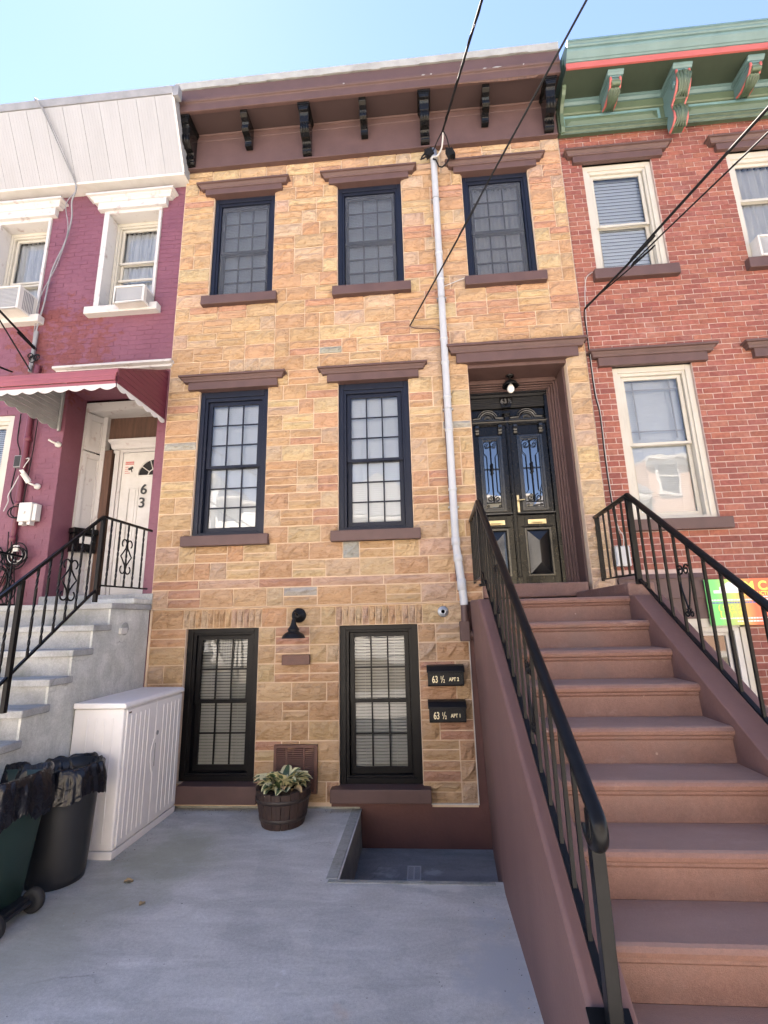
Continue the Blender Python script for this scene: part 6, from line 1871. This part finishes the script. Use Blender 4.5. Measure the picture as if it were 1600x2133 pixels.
# half-barrel planter with a hosta
pl = thing('barrel_planter', 'dark wooden half barrel planter standing below the vent grille', 'planter', (-.815, -.28, 0))
PX, PY, PH = -.815, -.285, .305
ns = 18
for i in range(ns):
    a0, a1 = 2 * math.pi * (i + .03) / ns, 2 * math.pi * (i + .97) / ns
    mb = MB(); V = []
    top = PH + random.Random(i).uniform(-.006, .008) + (.028 if i in (1, 8) else 0)
    for z, r_ in ((.0, .196), (.10, .222), (.2, .242), (top, .256)):
        for a, k in ((a0, 1), ((a0 + a1) / 2, 1.006), (a1, 1), (a1, .88), (a0, .88)):
            V.append((PX + r_ * k * math.cos(a), PY + r_ * k * math.sin(a), z))
    F = [(j * 5 + k, j * 5 + (k + 1) % 5, j * 5 + 5 + (k + 1) % 5, j * 5 + 5 + k) for j in range(3) for k in range(5)] + [(0, 1, 2, 3, 4), (15, 16, 17, 18, 19)]
    mb.mesh(V, F); mb.build('stave', M_BARREL, pl, bevel=.002)
for z, r_ in ((.055, .2135), (.215, .248)):
    mb = MB(); mb.lathe(PX, PY, [(r_, z), (r_ + .005, z + .003), (r_ + .010, z + .032), (r_ + .006, z + .036)], 36, cap=False); mb.build('hoop', M_HOOP, pl)
so = MB(); V = [(PX, PY, PH - .005)]
for ring_ in range(1, 5):
    for k in range(20):
        a = 2 * math.pi * k / 20; r_ = .056 * ring_
        V.append((PX + r_ * math.cos(a), PY + r_ * math.sin(a), PH - .02 + .012 * mnoise.noise(Vector((a * 3, ring_ * 1.7, 2)))))
F = [(0, 1 + k, 1 + (k + 1) % 20) for k in range(20)] + [(1 + r_ * 20 + k, 1 + r_ * 20 + 20 + k, 1 + r_ * 20 + 20 + (k + 1) % 20, 1 + r_ * 20 + (k + 1) % 20) for r_ in range(3) for k in range(20)]
so.mesh(V, F, 0, True); so.build('soil', M_SOIL, pl)
hp = thing('hosta', 'variegated hosta with cream-edged leaves growing in the barrel planter', 'plant', (PX, PY, PH - .02))
M_LG = pm('hosta_green', (.075, .125, .055), (.05, .09, .04), 30, .45, .3, 60, .003)
M_LC = pm('hosta_cream', (.62, .58, .34), (.55, .50, .27), 30, .5)
M_LB = pm('withered_leaf_tan', (.42, .30, .15), (.30, .19, .09), 30, .6)
def hosta_leaf(seed, L=.17, W=.055, dry=False):
    rnd = random.Random(seed); mb = MB(); n = 8; V = []
    bend = rnd.uniform(.7, 1.5); tw = rnd.uniform(-.3, .3); gm = rnd.uniform(.34, .6)
    for i in range(n + 1):
        t = i / n
        w = W * (math.sin(math.pi * min(1, t * 1.0) ** .8) ** .8 if 0 < t < 1 else 0) * (1 if t > .12 else .5) + .003
        th = R(68) - bend * t * 1.15
        if i == 0: px_, pz = 0, 0
        else:
            px_ += math.cos(th) * L / n; pz += math.sin(th) * L / n
        for f in (-1, -gm, 0, gm, 1):
            V.append((px_, f * w + tw * .01 * t, pz + abs(f) * w * .5 + .004 * math.sin(i * 1.7 + f * 3 + seed)))
    for i in range(n):
        for k in range(4):
            m_ = 1 if k in (0, 3) else 0
            if rnd.random() < .12: m_ = 1
            if rnd.random() < .06: m_ = 0
            mb.mesh([V[i * 5 + k], V[i * 5 + k + 1], V[i * 5 + 6 + k], V[i * 5 + 5 + k]], [(0, 1, 2, 3)], m_, True)
    return mb.data('leaf', [M_LB, M_LB] if dry else [M_LG, M_LC], 'weld')
LV = [hosta_leaf(i, .16 + .03 * (i % 3), .040 + .006 * (i % 4)) for i in range(8)] + [hosta_leaf(33, .17, .035, True)]
rnd = random.Random(21)
for i in range(62):
    a = rnd.uniform(0, 2 * math.pi); ring_ = rnd.random()
    r_ = .02 + .11 * ring_
    lean = .05 + 1.0 * ring_ + rnd.uniform(-.15, .25)
    k = 8 if i in (12, 30, 44) else rnd.randrange(8)
    s_ = rnd.uniform(.72, 1.2) * (1.15 - .35 * ring_)
    inst('leaf', LV[k], hp, (PX + r_ * math.cos(a), PY + r_ * math.sin(a), PH - .012), (s_, s_, s_), rot=(rnd.uniform(-.25, .25), lean * .62 - .30, a + rnd.uniform(-.3, .3)))
# fallen leaves
def dead_leaf(x, y, s_, rz, label):
    rr = random.Random(int(x * 100)); mb = MB(); n = 6; V = []
    for i in range(n + 1):
        t = i / n; w = .45 * math.sin(math.pi * t) ** .7 + .02
        for f in (-1, 0, 1):
            V.append(((t - .5) * 1.0, f * w, .06 + .28 * abs(f) * rr.uniform(.6, 1.4) + .12 * math.sin(t * 5)))
    mb.mesh(V, [(i * 3 + k, i * 3 + k + 1, i * 3 + 4 + k, i * 3 + 3 + k) for i in range(n) for k in range(2)], 0, True)
    o = mb.build('fallen_leaf', M_LB if s_ > .035 else M_WOODPOST, fix='weld')
    o.location = (x, y, .002); o.scale = (s_, s_, s_ * .6); o.rotation_euler = (0, 0, rz)
    tag(o, label, 'leaf')
dead_leaf(-1.647, -1.349, .062, .5, 'curled tan fallen leaf on the concrete near the cabinet')
dead_leaf(-1.386, -1.615, .045, 1.2, 'flat grey-brown fallen leaf on the concrete closer to the middle')
# grit and leaf crumbs swept against the walls
gm = MB(); rnd = random.Random(77)
def crumb(x, y, z, s_):
    P = [Vector((x + rnd.uniform(-s_, s_), y + rnd.uniform(-s_, s_), z + rnd.uniform(0, .35) * s_)) for _ in range(3)] + [Vector((x, y, z + s_ * .7))]
    m_ = rnd.choice((0, 0, 1, 2))
    gm.mesh(P, [(0, 1, 3), (1, 2, 3), (2, 0, 3), (0, 2, 1)], m_)
for i in range(420):
    t = rnd.random()
    if t < .45: x, y = rnd.uniform(-2.4, -.2), -.012 - abs(rnd.gauss(0, .05))
    elif t < .6: x, y = -1.97 + abs(rnd.gauss(0, .05)), rnd.uniform(-1.05, -.05)
    elif t < .72: x, y = 1.02 - abs(rnd.gauss(0, .05)), rnd.uniform(-3.8, -1.35)
    else: x, y = rnd.uniform(-2.2, 1.0), rnd.uniform(-4.0, -.1)
    if AW[0] - .03 < x and y > AW[2] - .02: continue
    if (x - PX) ** 2 + (y - PY) ** 2 < .05: continue
    crumb(x, y, .001, rnd.uniform(.0025, .0075) * (1.3 if t < .45 else 1))
go = gm.build('grit', [M_TYRE, M_LB, M_PIPE]); tag(go, 'dark grit and leaf crumbs lying on the yard concrete', 'debris', kind='stuff')
# drain grate
dg = thing('drain_grate', 'pale plastic drain grate in the sunken areaway floor', 'drain', (.40, -.40, -.345))
mb = MB(); V0 = (.335, .457, -.53, -.285)
mb.box(.335, .345, V0[2], V0[3], -.345, -.3395); mb.box(.447, .457, V0[2], V0[3], -.345, -.3395); mb.box(.345, .447, V0[2], V0[2] + .012, -.345, -.3395); mb.box(.345, .447, V0[3] - .012, V0[3], -.345, -.3395); mb.box(.390, .402, V0[2] + .012, V0[3] - .012, -.345, -.3395)
mb.build('frame', M_PIPE, dg)
mb = MB(); mb.box(.345, .447, V0[2] + .01, V0[3] - .01, -.346, -.3435); mb.build('dark_slot', M_DARK, dg)
for i in range(13):
    for (a, b) in ((.3455, .3895), (.4025, .4465)):
        mb = MB(); y = V0[2] + .020 + i * .0172; mb.box(a, b, y, y + .007, -.3434, -.3405); mb.build('bar', M_PIPE, dg)

# ================================================================== houses across the street (seen in the glass)
M_YSID = pm('pale_yellow_siding', (.74, .66, .48), (.70, .62, .45), 2, .6)
M_WSID = pm('off_white_siding', (.80, .78, .73), (.75, .73, .68), 2, .6)
M_TSID = pm('tan_brick_far', (.42, .27, .19), (.36, .23, .16), 6, .8)
M_GSID = pm('grey_siding_far', (.62, .63, .64), (.58, .59, .60), 2, .6)
def far_house(x0, x1, h, mat, label, gable=False, y=-19.0):
    t = thing('far_house', label, 'house', ((x0 + x1) / 2, y, 0), 'houses across the street')
    mb = MB(); mb.box(x0, x1, y - 9, y, -.1, h); mb.build('wall', mat, t)
    if mat is not M_TSID:
        mb = MB(); z = .2
        while z < h - .2:
            mb.px([(y + .001, z), (y + .03, z), (y + .012, z + .145), (y + .001, z + .145)], x0 + .02, x1 - .02); z += .15
        o = mb.build('siding', mat, t); o['kind'] = 'stuff'
    mb = MB(); mb.px([(y + .001, h - .35), (y + .10, h - .35), (y + .12, h - .12), (y + .34, h - .05), (y + .36, h + .12), (y + .0, h + .2)], x0 - .03, x1 + .03); mb.build('cornice', M_WHITE, t)
    if gable:
        xm = (x0 + x1) / 2; mb = MB(); mb.prism([(x0 - .2, y + .3, h + .2), (x1 + .2, y + .3, h + .2), (xm, y + .3, h + 2.6)], (0, -9.3, 0)); mb.build('roof', M_GREYCAP, t)
    else:
        mb = MB(); mb.box(x0, x1, y - 9, y - .01, h + .001, h + .15); mb.build('roof', M_GREYCAP, t)
    n = 3; w = (x1 - x0) / n
    for fl in range(2 + (h > 9.2)):
        for i in range(n):
            cx = x0 + w * (i + .5); z0 = 1.3 + fl * 3.1
            if fl == 0 and i == 2:
                mb = MB(); mb.box(cx - .55, cx + .55, y + .031, y + .09, .1, 2.6); o = mb.build('door', M_BROWN, t); continue
            mb = MB(); mb.ring(cx - .55, cx + .55, z0, z0 + 1.8, .11, y + .031, y + .10); mb.box(cx - .44, cx + .44, y + .035, y + .08, z0 + .88, z0 + .94); o = mb.build('window', M_WHITE, t)
            mb = MB(); mb.box(cx - .44, cx + .44, y + .032, y + .05, z0 + .11, z0 + .88); mb.box(cx - .44, cx + .44, y + .032, y + .05, z0 + .94, z0 + 1.69); mb.build('pane', M_FRAME, o)
far_house(-22, -16.2, 8.4, M_TSID, 'far tan brick house with a white cornice, opposite the maroon house end')
far_house(-16, -10.4, 9.6, M_GSID, 'far grey sided house of three storeys across the street')
far_house(-10.2, -4.6, 8.2, M_WSID, 'far off-white sided house with a flat roof across the street')
far_house(-4.4, 1.0, 7.0, M_WSID, 'far off-white house with a gabled roof across the street', True)
far_house(1.2, 6.6, 8.0, M_YSID, 'far pale yellow sided house with a flat roof across the street')
far_house(6.8, 12.4, 7.4, M_YSID, 'far pale yellow house with a gabled roof across the street', True)
far_house(12.6, 18.4, 9.4, M_TSID, 'far tan brick house of three storeys across the street')
far_house(18.6, 24.4, 8.3, M_WSID, 'far off-white house at the far end of the street')
